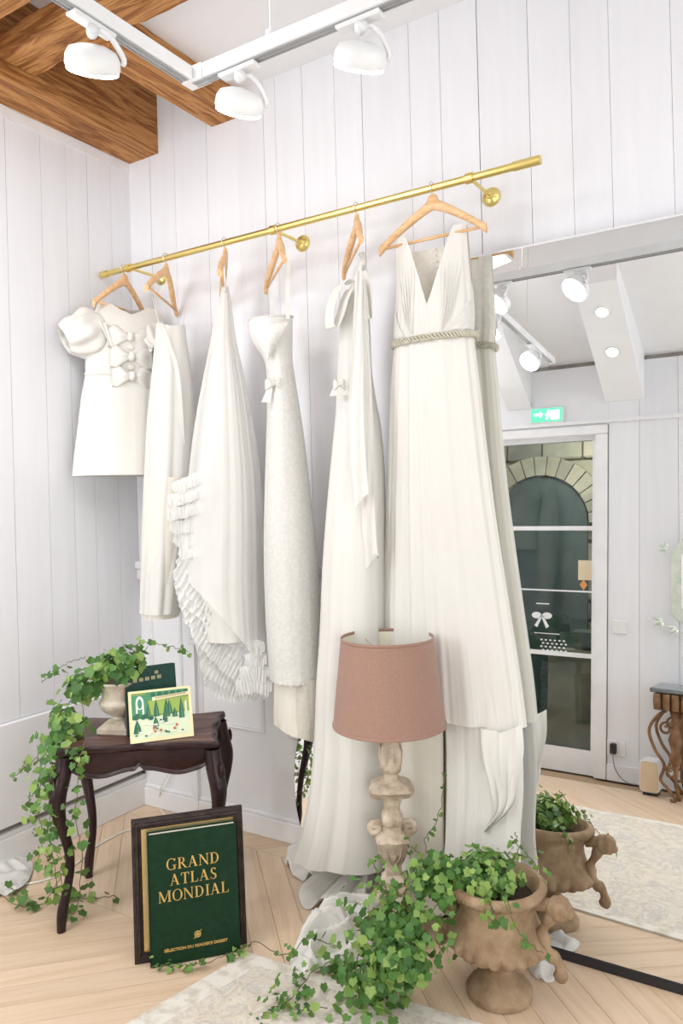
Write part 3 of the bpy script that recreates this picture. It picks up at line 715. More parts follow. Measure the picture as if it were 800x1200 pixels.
for k, z in enumerate((2.14, 2.05)):
    MB().lathe([(.001, -.012), (.010, -.006), (.010, .006), (.001, .012)], n=12, M4=frame_m(V((.185, -.2, z))+g1*.080+e1*.016, e1, (0, 0, 1)) @ Matrix.Diagonal((1.6, .3, 1.2, 1))).build('keyhole_opening', M['nude'], d1, smooth=True)
for s in (-1, 1):   # pleated bust panels
    P = []
    for i in range(12):
        u = i/11
        P.append([V((.185, -.2, 0))+e1*(s*(.15-.10*u+.0*j-.07*j*(1-u)))+g1*(.056+.026*math.sin(PI*min(1, j+.2))*.6+.006*math.sin(j*18+u*3)+.012*u)+V((0, 0, 2.245-.24*u-.02*j)) for j in [q/10 for q in range(11)]])
    MB().grid(P).build('gathered_panel', M['mini'], d1, smooth=True)

# --- 2 slip dress
A2 = (.429, -.2); e2, g2 = side_axes(*A2)
d2 = thing('slip_dress', 'plain white slip dress on thin straps, between the short dress and the tulle gown', 'dress', (.43, -.2, 1.6))
rows2 = [(0.4378, -0.1913, 2.23, 0.0613, 0.04), (0.4363, -0.1928, 2.1488, 0.0685, 0.06), (0.4432, -0.2, 1.9994, 0.0862, 0.075), (0.4367, -0.2065, 1.7786, 0.1041, 0.09), (0.4345, -0.2226, 1.5578, 0.1072, 0.1), (0.4247, -0.2464, 1.2662, 0.1012, 0.115), (0.4091, -0.2688, 0.9912, 0.0883, 0.13)]
def t02(a):
    c_ = math.cos(a); return .012+.055*(1-abs(c_)**1.5)+(.035 if math.sin(a) < 0 else 0)*(1-abs(c_))+(.02 if c_ > 0 else 0)*abs(c_)
P = surface(rows2, e2, g2, t0=t02, amp=(.0015, .020), freqs=((6, 1), (9, .8), (15, .5)), seed=11)
MB().grid(P[:16]).build('bodice', M['satin'], d2, smooth=True); MB().grid(P[15:]).build('skirt', M['satin'], d2, smooth=True)
MB().grid(surface([tuple(q) for q in [rows2[4], rows2[5], (rows2[6][0], rows2[6][1], rows2[6][2]-.022, rows2[6][3]*.88, .11)]], e2, g2, N=120, R=20, amp=(.002, .01), seed=4)).build('lining', M['cream'], d2, smooth=True)
strap(d2, (0.3914, -0.2371, 2.3535), (0.4014, -0.2273, 2.2067), .0022, mid=(0.3976, -0.231, 2.2765)); strap(d2, (0.3836, -0.2448, 2.3458), (0.422, -0.2379, 2.1946), .002)
strap(d2, (0.4796, -0.15, 2.2759), (0.4699, -0.1596, 2.1719))
MB().grid(ribbon([(0.4351, -0.2548, 2.2189), (0.4762, -0.2538, 2.1409), (0.5179, -0.2417, 1.9862), (0.5274, -0.2321, 1.6983)], e2, .018, wave=.001)).build('side_drape', M['satin'], d2, smooth=True)

# --- 3 tulle gown with ruffles
A3 = (.761, -.2); e3, g3 = side_axes(*A3)
d3 = thing('tulle_gown', 'sheer tulle wedding gown with a cascade of ruffles down its left side', 'dress', (.76, -.2, 1.6))
rows3 = [(0.7587, -0.202, 2.3279, 0.0138, 0.02), (0.7536, -0.2062, 2.2092, 0.0345, 0.05), (0.7489, -0.2102, 2.1044, 0.0517, 0.07), (0.7469, -0.212, 1.93, 0.0879, 0.09), (0.7501, -0.2224, 1.7547, 0.1185, 0.11), (0.7539, -0.2322, 1.5459, 0.1437, 0.125), (0.7538, -0.2455, 1.3386, 0.1568, 0.14), (0.7535, -0.2588, 1.0641, 0.1613, 0.15), (0.7825, -0.2473, 0.7207, 0.1289, 0.16)]
P = surface(rows3, e3, g3, amp=(.003, .020), freqs=((9, 1), (15, .8), (27, .5)), seed=21, t1=lambda a: .90+.07*math.cos(a))
MB().grid(P).build('tulle_overskirt', M['tulle'], d3, smooth=True)
rows3b = [(q[0], q[1], q[2], q[3]*.72, q[4]*.7) for q in rows3]
P = surface(rows3b, e3, g3, amp=(.002, .012), freqs=((6, 1), (11, .6)), seed=22, t1=lambda a: .93)
MB().grid(P[:40]).build('bodice', M['crepe'], d3, smooth=True); MB().grid(P[39:]).build('underskirt', M['crepe'], d3, smooth=True)
for k, s in enumerate((-1, 1)):
    strap(d3, V((0.7576, -0.2028, 2.4082))+g3*.02*s, V((0.758, -0.2025, 2.2965))+g3*.03*s, .004, M['crepe'])
def ruffle(path, parent, width=.05, depth=.014, pleats=26, seed=0, outw=.03, hang=None, mt=None, rows=7):
    N = 330; c = smooth_path(path, N); P = [[] for _ in range(rows)]; rnd = random.Random(seed)
    for i, p in enumerate(c):
        t_ = (c[min(i+1, N-1)]-c[max(i-1, 0)]).normalized()
        dn = V((0, 0, -1)) if hang is None else V(hang); dn = (dn-t_*dn.dot(t_)*.7).normalized(); s = i/(N-1)
        ph = s*pleats*2*PI+1.6*noise.noise(V((s*7, seed, 0)))
        end = min(1, s*9, (1-s)*9)
        wl = width*(1+.18*noise.noise(V((s*6, seed, 4))))*(.55+.45*end)
        for j in range(rows):
            u = j/(rows-1); w_ = math.sin(ph+u*.8)+.35*math.sin(2.3*ph+seed)
            P[j].append(p+dn*(wl*u)+g3*(outw*u**.7+w_*depth*.5*u**.8)+t_*(.35*depth*math.cos(ph)*u)+V((0, 0, .004*noise.noise(V((s*30, u, seed))))))
    return MB().grid(P).build('ruffle', mt or M['ruffle'], parent, smooth=True)
def l3(pts, fs): return [V(p)+g3*fs for p in pts]
rs = [[(0.7397, -0.293, 1.5869), (0.683, -0.3414, 1.5612), (0.6216, -0.3938, 1.5291)], [(0.7489, -0.2851, 1.5388), (0.6819, -0.3423, 1.5068), (0.6106, -0.4032, 1.482)], [(0.7478, -0.286, 1.4841), (0.6807, -0.3434, 1.4456), (0.6069, -0.4063, 1.4279)], [(0.7519, -0.2826, 1.4293), (0.6898, -0.3356, 1.3908), (0.6134, -0.4008, 1.3735)], [(0.7613, -0.2745, 1.3879), (0.6988, -0.3279, 1.3359), (0.6251, -0.3909, 1.3255)], [(0.7811, -0.2576, 1.3529), (0.7132, -0.3156, 1.2875), (0.6393, -0.3787, 1.2774)], [(0.6464, -0.3726, 1.2567), (0.7107, -0.3177, 1.1649), (0.7657, -0.2707, 1.1004), (0.8233, -0.2215, 1.0146)], [(0.638, -0.3798, 1.2164), (0.6995, -0.3273, 1.1178), (0.7595, -0.2761, 1.046), (0.8248, -0.2203, 0.9596)], [(0.6396, -0.3784, 1.1688), (0.7037, -0.3237, 1.0699), (0.7637, -0.2725, 0.9979), (0.8238, -0.2212, 0.9082)], [(0.6486, -0.3707, 1.114), (0.7076, -0.3203, 1.0151), (0.7625, -0.2734, 0.9432), (0.8228, -0.2219, 0.8636)], [(0.6653, -0.3565, 1.0586), (0.722, -0.3081, 0.9664), (0.7718, -0.2655, 0.8947), (0.827, -0.2184, 0.8152)], [(0.6818, -0.3424, 0.9963), (0.7362, -0.2959, 0.9109), (0.7812, -0.2576, 0.8461), (0.8314, -0.2147, 0.7736)], [(0.6957, -0.3306, 0.9273), (0.7454, -0.2881, 0.8555), (0.7905, -0.2496, 0.7974), (0.8359, -0.2108, 0.7389)], [(0.707, -0.3209, 0.8584), (0.7545, -0.2803, 0.8002), (0.8, -0.2415, 0.7555), (0.8563, -0.1934, 0.7235)], [(0.7134, -0.3154, 0.7965), (0.7589, -0.2765, 0.7656), (0.8152, -0.2285, 0.7406), (0.8721, -0.1799, 0.7291)]]
for k, q in enumerate(rs): ruffle(l3(q, .03+.007*(k % 3)), d3, .062 if k > 5 else .05, .015, 13+2*(k % 4), k*1.7, outw=.028+.008*(k % 2), hang=tuple(V((0, 0, -1))-e3*.25))
for k, q in enumerate([[(0.8339, -0.2125, 0.8971), (0.8601, -0.1902, 0.9056), (0.8833, -0.1704, 0.8937)], [(0.82, -0.2244, 0.8501), (0.8539, -0.1954, 0.8613), (0.8876, -0.1667, 0.8485)], [(0.8035, -0.2385, 0.8033), (0.8478, -0.2007, 0.8136), (0.8918, -0.1631, 0.7999)], [(0.7922, -0.2481, 0.7562), (0.8441, -0.2038, 0.7623), (0.8986, -0.1573, 0.7477)]]):
    ruffle(l3(q, .09+.008*k), d3, .055, .014, 8+k, k, outw=.02)
ruffle(l3([(0.7175, -0.3119, 0.745), (0.7784, -0.2599, 0.7093), (0.8352, -0.2114, 0.7081), (0.8902, -0.1645, 0.7208)], .05), d3, .045, .014, 20, 3)

# --- 4 fitted lace gown
A4 = (1.035, -.2); e4, g4 = side_axes(*A4)
d4 = thing('lace_gown', 'fitted lace gown with moulded cups and a little bow, scalloped lace hem', 'dress', (1.03, -.2, 1.6))
rows4 = [(1.0035, -0.2231, 2.1617, 0.0844, 0.06), (1.001, -0.225, 2.1085, 0.086, 0.075), (1.0091, -0.219, 2.0552, 0.0745, 0.075), (1.0249, -0.2074, 1.9818, 0.053, 0.07), (1.0397, -0.209, 1.8339, 0.0611, 0.075), (1.0441, -0.2057, 1.668, 0.0744, 0.085), (1.0524, -0.2121, 1.4688, 0.089, 0.095), (1.062, -0.2174, 1.2709, 0.1018, 0.105), (1.0714, -0.2229, 1.0087, 0.1064, 0.115), (1.0824, -0.2272, 0.7612, 0.1028, 0.12)]
P = surface(rows4, e4, g4, t0=lambda a: .002+.030*(.5-.5*math.cos(a))+.015*math.sin(a)**2, amp=(.001, .006), freqs=((4, 1), (7, .7)), seed=31, R=110,
    t1=lambda a: 1-.006*abs(math.sin(a*14)))
MB().grid(P[:38]).build('bodice', M['satin'], d4, smooth=True)
MB().grid(P[37:]).build('skirt', M['lace'], d4, smooth=True)
rt = [P[0][k]+V((0, 0, .001)) for k in range(0, 221, 4)]
MB().tube(rt, .004, 8, cap=False).build('neckline_piping', M['satin'], d4, smooth=True)
rl = [(1.0845, -0.2195, 0.8122, 0.0883, 0.09), (1.081, -0.2221, 0.6484, 0.0916, 0.09), (1.0769, -0.2251, 0.5241, 0.0866, 0.09)]
MB().grid(surface(rl, e4, g4, N=160, R=24, amp=(.006, .02), freqs=((5, 1), (9, .5)), seed=33, t1=lambda a: .8+.2*math.cos(a)*.5)).build('lining', M['cream'], d4, smooth=True)
rl2 = [(1.1143, -0.2038, 0.7791, 0.0638, 0.11), (1.1128, -0.2049, 0.6481, 0.0654, 0.11), (1.1085, -0.2081, 0.5108, 0.0572, 0.1)]
MB().grid(surface(rl2, e4, g4, N=160, R=24, amp=(.006, .02), freqs=((5, 1), (9, .5)), seed=36, t1=lambda a: .86+.10*math.cos(a+.6))).build('lace_train', M['lace_sheer'], d4, smooth=True)
MB().grid(ribbon([(1.0949, -0.2242, 2.3635), (1.0981, -0.2393, 2.2486), (1.0875, -0.2297, 2.1413)], e4, .016)).build('strap', M['satin'], d4, smooth=True)
MB().grid(ribbon([(0.9647, -0.1658, 2.2531), (0.9712, -0.1711, 2.2), (0.9801, -0.1747, 2.1336)], e4, .010)).build('strap', M['satin'], d4, smooth=True)
P = []
for i in range(10):
    u = i/9
    P.append([V((0.9742, -0.3031, 2.0988)).lerp(V((1.1062, -0.2507, 2.1217)), j/10)*(1-u)+V((1.0273, -0.2814, 1.9779))*u+g4*(.012+.03*math.sin(PI*(j/10*.8+.1))*math.sin(PI*(u*.7+.25))) for j in range(11)])
MB().grid(P).build('lace_cup', M['lace'], d4, smooth=True)
bow(d4, V((1.0499, -0.2775, 1.8914))+g4*.005, e4, g4, .034, .044, M['satin'], tails=.07)

# --- 5 gown with shoulder bow and train
A5 = (1.388, -.2); e5, g5 = side_axes(*A5)
d5 = thing('draped_gown', 'white satin gown with shoulder bow, sash tails and floor train', 'dress', (1.38, -.25, 1.2))
rows5 = [(1.3984, -0.1939, 2.3231, 0.0218, 0.03), (1.3877, -0.2002, 2.2083, 0.0342, 0.055), (1.374, -0.2082, 2.0841, 0.0561, 0.075), (1.3704, -0.2103, 1.9284, 0.0623, 0.08), (1.3772, -0.2179, 1.8272, 0.0698, 0.085), (1.3849, -0.225, 1.7081, 0.085, 0.1), (1.3843, -0.2369, 1.5224, 0.1017, 0.115), (1.3776, -0.2582, 1.2464, 0.1134, 0.13), (1.3711, -0.2678, 0.9714, 0.1224, 0.14), (1.3668, -0.2762, 0.789, 0.1314, 0.145), (1.3599, -0.2744, 0.6042, 0.1378, 0.14), (1.353, -0.2785, 0.4205, 0.15, 0.13), (1.3421, -0.2791, 0.296, 0.1687, 0.12), (1.3253, -0.2716, 0.1973, 0.1898, 0.12), (1.3147, -0.2662, 0.1432, 0.2075, 0.12)]
P = surface(rows5, e5, g5, N=280, R=130, t0=lambda a: .02+.05*abs(math.cos(a)), amp=(.0015, .038), freqs=((4, 1), (7, .8), (12, .35)), seed=44, t1=lambda a: 1-.02*math.sin(3*a))
MB().grid(P[:40]).build('bodice', M['satin'], d5, smooth=True); MB().grid(P[39:]).build('skirt', M['crepe'], d5, smooth=True)
strap(d5, (1.4015, -0.1921, 2.3386), (1.3945, -0.1962, 2.2703), .012, mid=(1.4178, -0.2096, 2.3), name='shoulder_knot')
loop = [(1.4087, -0.2825, 2.211), (1.3853, -0.2962, 2.218), (1.3611, -0.3103, 2.1887), (1.3414, -0.3219, 2.129), (1.3374, -0.3242, 2.0685), (1.3502, -0.3167, 2.0559), (1.3695, -0.3055, 2.0976), (1.3865, -0.2955, 2.1574), (1.4031, -0.2858, 2.1931)]
MB().grid(ribbon(loop, (g5*.75+e5*.55), .060, 60)).build('bow_loop', M['satin'], d5, smooth=True)
loop = [(1.4298, -0.2443, 2.2586), (1.4447, -0.2355, 2.2214), (1.451, -0.2319, 2.1541), (1.4496, -0.2327, 2.0932), (1.4391, -0.2388, 2.0936), (1.4354, -0.241, 2.1608), (1.4263, -0.2463, 2.2222)]
MB().grid(ribbon(loop, (g5*.7+e5*.5), .045, 40)).build('bow_loop', M['satin'], d5, smooth=True)
for pts, w_, nm in (([(1.4643, -0.3215, 2.2339), (1.4536, -0.3279, 1.992), (1.443, -0.3341, 1.7559), (1.4465, -0.332, 1.5784), (1.4534, -0.328, 1.4363)], .05, 'sash_tail'), ([(1.4625, -0.2967, 2.2044), (1.4663, -0.2944, 1.8168), (1.4594, -0.2985, 1.5191), (1.4604, -0.298, 1.3402), (1.468, -0.2934, 1.2267)], .045, 'sash_tail')):
    P = ribbon(pts, (e5+g5*.25), w_, 50, taper=lambda u: .45+.55*min(1, u*2))
    for i, r_ in enumerate(P):
        for j, q in enumerate(r_):
            q += g5*(.012+.05*min(1, i/25)+.006*math.sin(j*1.6+i*.12))
            if i > 44: q.z += .009*(j)*(i-44)/5-.02
    MB().grid(P).build(nm, M['satin'], d5, smooth=True)
bow(d5, V((1.3611, -0.3047, 1.8502))+g5*.03, e5, g5, .022, .04, M['satin'], name='waist_knot', tails=.04)
def puddle(pts, name, parent, mt, h=.05, seed=0, N=160, R=44, dirv=(1, 0), ridge=1.0, z0=.003, radial=0, peak=None):
    """cloth lying on the floor inside an outline (world xy): crumpled, or with long folds fanning out from a peak"""
    pts = [V((p[0], p[1])) for p in pts]; n = len(pts)
    ring = [V(cr([tuple(q) for q in pts+[pts[0]]], k/N)) for k in range(N)]
    c = V(peak[:2]) if peak else V((sum(p.x for p in ring)/N, sum(p.y for p in ring)/N)); d = V(dirv).normalized(); e = V((-d.y, d.x)); P = []
    for i in range(R+1):
        u = (i/R)**.85; row = []
        for k in range(N+1):
            q = ring[k % N]; p = c+(q-c)*u
            if radial:
                an = math.atan2(q.y-c.y, q.x-c.x); x = an*radial+seed+1.3*noise.noise(V((p.x*5, p.y*5, seed)))+u*.8
                f = .5+.5*math.sin(x)+.2*math.sin(2.3*x+seed); z = z0+h*(1-u)**1.3+.052*max(0, f)**1.2*(1-.45*u**8)*min(1, u*2.5)+.012*max(0, math.sin(x))*u**6
            else:
                a_, b_ = p.dot(d)*8, p.dot(e)*24
                wv = noise.noise(V((a_*.6, b_*.35, seed)))*1.4
                f = (1-abs(noise.noise(V((a_*.8+wv, b_*.6+wv*1.2, seed+3))))*2.4)
                f = max(f, -.1)*.8+.22*noise.noise(V((a_*2.2, b_*1.4, seed+9)))
                z = z0+h*(1-u**4)*(.22+.78*max(f, 0)*ridge)+.012*max(0, math.sin(k*.45+seed+math.sin(k*.21)*2))*u**6
            row.append(V((p.x, p.y, z)))
        P.append(row)
    return MB().grid(P).build(name, mt, parent, smooth=True, solid=.0015)
puddle([(0.9465, -0.1577, -0.0), (1.0326, -0.2357, 0.0), (1.1331, -0.254, 0.0), (1.251, -0.2591, 0.0), (1.3777, -0.2023, 0.0), (1.3877, 0.0067, -0.0), (1.2435, 0.2206, 0.0), (1.1011, 0.2362, 0.0), (0.9834, 0.0784, 0.0), (0.9332, -0.0385, 0.0)], 'train_fold', d5, M['crepe'], .10, 1, radial=15, peak=(1.17, 0.0485, 0.0))
puddle([(1.1764, -0.3818, 0.0), (1.2213, -0.4086, 0.0), (1.2767, -0.3775, 0.0), (1.3544, -0.3655, 0.0), (1.4217, -0.3153, 0.0), (1.4207, -0.1577, 0.0), (1.3298, -0.0253, 0.0), (1.2357, -0.0618, 0.0), (1.1842, -0.1668, 0.0), (1.1586, -0.2685, 0.0)], 'train_fold', d5, M['crepe'], .12, 2, radial=16, peak=(1.3173, -0.0704, 0.0))
tp = puddle([(1.322, -0.4084, 0.0), (1.2953, -0.4895, 0.0), (1.316, -0.5691, 0.0), (1.3409, -0.6514, 0.0), (1.3797, -0.7097, 0.0), (1.4287, -0.7109, 0.0), (1.474, -0.6659, 0.0), (1.5335, -0.6126, 0.0), (1.5765, -0.5281, 0.0), (1.5684, -0.3876, 0.0), (1.4971, -0.2793, 0.0), (1.3946, -0.2987, 0.0), (1.3346, -0.3451, 0.0)], 'veil', None, M['crepe'], .13, 3, dirv=(1, .6), R=50)
tag(tp, 'sheer white veil crumpled on the rug in front of the lamp, ivy over it', 'veil')

# --- 6 V-neck gown facing the camera
ex, gy = V((1, 0, 0)), V((0, -1, 0))
d6 = thing('v_neck_gown', 'long white V-neck wedding gown with a braided silver belt, rightmost on the rail, facing out', 'dress', (1.7, -.22, 1.4))
rows6 = [(1.6832, -0.205, 2.357, 0.1394, 0.022), (1.6887, -0.205, 2.2151, 0.1391, 0.045), (1.6893, -0.21, 2.0674, 0.1485, 0.058), (1.6851, -0.21, 1.9831, 0.1504, 0.058), (1.6869, -0.215, 1.8329, 0.1644, 0.06), (1.6916, -0.22, 1.6277, 0.1798, 0.062), (1.6994, -0.228, 1.3946, 0.201, 0.063), (1.7143, -0.24, 1.1063, 0.2288, 0.063), (1.729, -0.25, 0.8504, 0.2532, 0.062), (1.7349, -0.255, 0.7034, 0.2646, 0.062)]
zb = rows6[3][2]
tV = .197; 
def t06(a):
    c_ = abs(math.cos(a)); f = math.sin(a)
    if f > 0: v = tV*(1-c_/.66) if c_ < .66 else 0
    else: v = .045 if c_ < .66 else 0
    if c_ > .955: v = max(v, .16*(c_-.955)/.045)
    return max(v, 0)
def t16(a):
    return 1-.035*max(0, -math.cos(a-.2))-.012*math.sin(3*a+1)
frF = lambda seed, a0, a1, N: surface(rows6, ex, gy, N=N, R=150, t0=t06, t1=t16, amp=(.001, .026), freqs=((9, 1), (14, .9), (22, .6), (34, .3)), seed=seed, th=(a0, a1))
PF = frF(61, 0, PI, 260); PB = frF(61, PI, 2*PI, 200)
# the rows where the waist falls differ per column; split by height at the belt
def split(P, z):
    up, dn = [], []
    m = len(P[0]); ku = 40
    for k in range(m):
        col = [P[i][k] for i in range(len(P))]; j = next(i for i, p in enumerate(col) if p.z < z); j = max(j, 1)
        f = (col[j-1].z-z)/(col[j-1].z-col[j].z); w_ = col[j-1].lerp(col[j], f)
        cu = col[:j]+[w_]; cd_ = [w_]+col[j:]
        def rs_(c, n): 
            return [c[min(int(x), len(c)-2)].lerp(c[min(int(x), len(c)-2)+1], x-min(int(x), len(c)-2)) for x in [q*(len(c)-1)/(n-1) for q in range(n)]]
        up.append(rs_(cu, ku)); dn.append(rs_(cd_, 110))
    return up, dn
u_, s_ = split(PF, zb); MB().grid(u_).build('bodice', M['satin'], d6, smooth=True); MB().grid(s_).build('skirt', M['crepe'], d6, smooth=True)
u_, s_ = split(PB, zb); MB().grid(u_).build('lace_back', M['nude'], d6, smooth=True); MB().grid(s_).build('skirt_back', M['cream'], d6, smooth=True)
# diagonal gathers on the bust
for s in (-1, 1):
    for k in range(6):
        pts = []
        for i in range(12):
            u = i/11; t_ = .10+.21*u; q = cr(rows6, t_); x = s*(.86-.10*k*(1-.25*u)-.45*u*(1-.13*k)); x = max(-.97, min(.97, x))
            pts.append(V((q[0]+q[3]*x, q[1]-(q[4]*math.sqrt(1-x*x)+.0015), q[2])))
        MB().tube(pts, [.0004+.0016*math.sin(PI*i/11) for i in range(12)], 6, .6).build('gather', M['satin'], d6, smooth=True)
for s in (-1, 1):   # lace insets beside the waist
    P = []
    for i in range(12):
        u = i/11; q = cr(rows6, .20+.115*u); hw = .10+.32*u
        P.append([V((q[0]+s*q[3]*x, q[1]-(q[4]*math.sqrt(max(0, 1-x*x))+.004), q[2])) for x in [1-hw*(j/8) for j in range(9)]])
    MB().grid(P).build('lace_inset', M['lace'], d6, smooth=True)
mb = MB()
for ph in range(3):
    pts = []
    for k in range(241):
        a = 2*PI*k/240; pp = k*.62+ph*2*PI/3
        pts.append(V((rows6[3][0]+(rows6[3][3]+.006+.003*math.cos(pp))*math.cos(a), rows6[3][1]-(rows6[3][4]+.006+.003*math.cos(pp))*math.sin(a), zb+.0085*math.sin(pp))))
    mb.tube(pts, .0045, 6, cap=False)
tag(mb.build('braided_belt', M['belt'], d6, smooth=True), 'silver braided cord belt')
for k in range(14):
    q = cr(rows6, .05+.0135*k); z = q[2]
    MB().lathe([(.001, .0042), (.003, .003), (.0042, 0), (.003, -.003), (.001, -.0042)], (q[0], q[1]+q[4]-.006, z), 10).build('button', M['button'], d6, smooth=True)
# inner skirts reaching the floor
ra = [(1.6141, -0.262, 0.7771, 0.0961, 0.022), (1.6128, -0.268, 0.5799, 0.0944, 0.026), (1.6144, -0.285, 0.3532, 0.0939, 0.03), (1.6108, -0.3, 0.1558, 0.1018, 0.035), (1.6063, -0.31, 0.0669, 0.1115, 0.04)]
MB().grid(surface(ra, ex, gy, N=150, R=50, amp=(.004, .012), freqs=((3, 1), (6, .6), (9, .3)), seed=71)).build('underskirt', M['cream'], d6, smooth=True)
rb = [(1.8438, -0.268, 0.8212, 0.121, 0.026), (1.8523, -0.275, 0.6742, 0.1277, 0.03), (1.8579, -0.29, 0.5142, 0.1284, 0.033), (1.8535, -0.31, 0.3287, 0.1236, 0.038), (1.8555, -0.325, 0.172, 0.1389, 0.045)]
MB().grid(surface(rb, ex, gy, N=220, R=60, amp=(.006, .022), freqs=((6, 1), (9, .8), (14, .5)), seed=73)).build('train', M['crepe'], d6, smooth=True)
P = []
for i in range(30):
    u = i/29
    lft = V(cr([(1.8686, -0.33, 0.7134), (1.877, -0.335, 0.6405), (1.8991, -0.34, 0.5516), (1.9097, -0.345, 0.4617), (1.8759, -0.35, 0.3926)], u)); rgt = V(cr([(2.0021, -0.32, 0.7396), (2.0042, -0.325, 0.6571), (1.9873, -0.33, 0.5716), (1.9693, -0.34, 0.4848), (1.8814, -0.35, 0.3884)], u))
    P.append([lft.lerp(rgt, j/14)+V((0, -.010*math.sin(j*1.1+u*4)-.004*math.sin(j*2.3), -.02*math.sin(PI*j/14)*(1-u))) for j in range(15)])
MB().grid(P).build('cascade_fold', M['crepe'], d6, smooth=True)
tp = puddle([(1.9346, -0.1812, 0.0), (1.9606, -0.2745, 0.0), (2.0462, -0.3876, 0.0), (2.1076, -0.3618, 0.0), (2.0839, -0.2706, 0.0), (2.0285, -0.1832, 0.0), (1.9598, -0.0805, 0.0)], 'veil', None, M['ruffle'], .06, 8, dirv=(.3, 1), N=90, R=30)
tag(tp, 'white gauze end crumpled on the floor just behind the large stone urn', 'veil')

# ------------------------------------------------------------------ rug
def rug_mat():
    m, nt, b = _nt('faded_beige_rug'); b.inputs['Roughness'].default_value = .95; b.inputs['Specular IOR Level'].default_value = .1
    vec = coords(nt)
    f1 = noise_tex(nt, vec, 9, 6, .7, 2.2); base = ramp(nt, f1, [(.36, (.60, .52, .42)), (.47, (.76, .70, .60)), (.55, (.55, .50, .44)), (.66, (.74, .71, .66))])
    v = nt.nodes.new('ShaderNodeTexVoronoi'); v.inputs['Scale'].default_value = 13; v.feature = 'DISTANCE_TO_EDGE'; nt.links.new(vec, v.inputs['Vector'])
    r2 = ramp(nt, v.outputs['Distance'], [(.0, (.60, .52, .42)), (.06, (.66, .62, .56)), (.12, (.82, .79, .72))])
    mx = nt.nodes.new('ShaderNodeMix'); mx.data_type = 'RGBA'; mx.inputs[0].default_value = .18
    nt.links.new(base, mx.inputs[6]); nt.links.new(r2, mx.inputs[7])
    v2 = nt.nodes.new('ShaderNodeTexNoise'); v2.inputs['Scale'].default_value = 3.2; v2.inputs['Detail'].default_value = 5; nt.links.new(vec, v2.inputs['Vector'])
    m2 = nt.nodes.new('ShaderNodeMix'); m2.data_type = 'RGBA'; m2.blend_type = 'MULTIPLY'; m2.inputs[0].default_value = .6
    nt.links.new(mx.outputs[2], m2.inputs[6]); nt.links.new(ramp(nt, v2.outputs['Fac'], [(.35, (1, .97, .92)), (.6, (.90, .90, .91))]), m2.inputs[7])
    nt.links.new(m2.outputs[2], b.inputs['Base Color']); bump(nt, b, noise_tex(nt, vec, 240, 3), .5, .003)
    return m
M['rug'] = rug_mat()
M['rugb'] = mat('rug_border', (.78, .74, .66), (.62, .56, .47), .95, scale=22, detail=6, bmp=.3, bscale=200, lo=.45, hi=.62)
rc = [V((1.211, -.714)), V((3.5, -.53)), V((3.42, -2.06)), V((.96, -2.0))]
def quad(f): c = sum(rc, V((0, 0)))/4; return [c+(p-c)*f for p in rc]
t = thing('rug', 'large faded beige patterned rug on the oak floor in front of the mirror', 'rug', (2.2, -1.3, 0))
q0, q1, q2 = quad(1), quad(.93), quad(.86)
mb = MB(); n4 = 4
vs = [(p.x, p.y, .001) for p in q0]+[(p.x, p.y, .007) for p in quad(.998)]+[(p.x, p.y, .008) for p in q1]
mb.add(vs, [(k, (k+1) % 4, 4+(k+1) % 4, 4+k) for k in range(4)]+[(4+k, 4+(k+1) % 4, 8+(k+1) % 4, 8+k) for k in range(4)]+[(3, 2, 1, 0)]); mb.build('border', M['rugb'], t)
mb = MB(); mb.add([(p.x, p.y, .008) for p in q1]+[(p.x, p.y, .0085) for p in quad(.926)], [(k, (k+1) % 4, 4+(k+1) % 4, 4+k) for k in range(4)]+[(4, 5, 6, 7)]); mb.build('field', M['rug'], t)

# ------------------------------------------------------------------ side table
M['dark'] = wood('dark_mahogany', (.022, .009, .008), (.045, .018, .015), (.075, .03, .022), 0, 2.2, .33, .12)
M['darkleg'] = mat('dark_mahogany_legs', (.016, .007, .008), (.034, .013, .013), .32, spec=.35, scale=10, bmp=.25)
M['topwood'] = wood('worn_mahogany_top', (.075, .032, .026), (.125, .06, .048), (.19, .10, .08), 0, 1.6, .38, .1)
TH = .62; ty_ = D2R(37); tcn = V((.678, -.616, 0)); tu = V((math.cos(ty_), math.sin(ty_), 0)); tv = V((-tu.y, tu.x, 0)); hu, hv = .272, .190
tab = thing('side_table', 'dark carved wooden side table with curved legs in the corner', 'table', tcn, ty_)
def tp_(u, v, z): return tcn+tu*u+tv*v+V((0, 0, z))
def outline(hu_, hv_, n=22, amp=.011):
    out = []
    for (sx, sy, tx_, ty2) in ((1, -1, 0, 1), (1, 1, -1, 0), (-1, 1, 0, -1), (-1, -1, 1, 0)):
        for k in range(n):
            s = k/n; w_ = amp*(math.cos(s*2*PI)*.9+.55*math.cos(s*6*PI)*(1 if 0 < s < 1 else 1))
            u = sx*hu_*(1 if tx_ == 0 else (1-2*s)); v = sy*hv_*(1 if ty2 == 0 else (1-2*s))
            if tx_: v += sy*(w_-amp); 
            else: u += sx*(w_-amp)
            out.append((u, v))
    return out
ol = outline(hu, hv); n = len(ol); vs = []; 
prof = [(.965, TH-.026), (.985, TH-.024), (1.0, TH-.016), (1.0, TH-.010), (.99, TH-.003), (.975, TH), (.94, TH-.001)]
mb = MB()
for f, z in prof: vs += [tp_(u*f, v*f, z) for u, v in ol]
mb.add(vs, [(i*n+k, i*n+(k+1) % n, (i+1)*n+(k+1) % n, (i+1)*n+k) for i in range(len(prof)-1) for k in range(n)]+[tuple(range(n))])
mb.build('top_moulding', M['darkleg'], tab, smooth=True, angle=35)
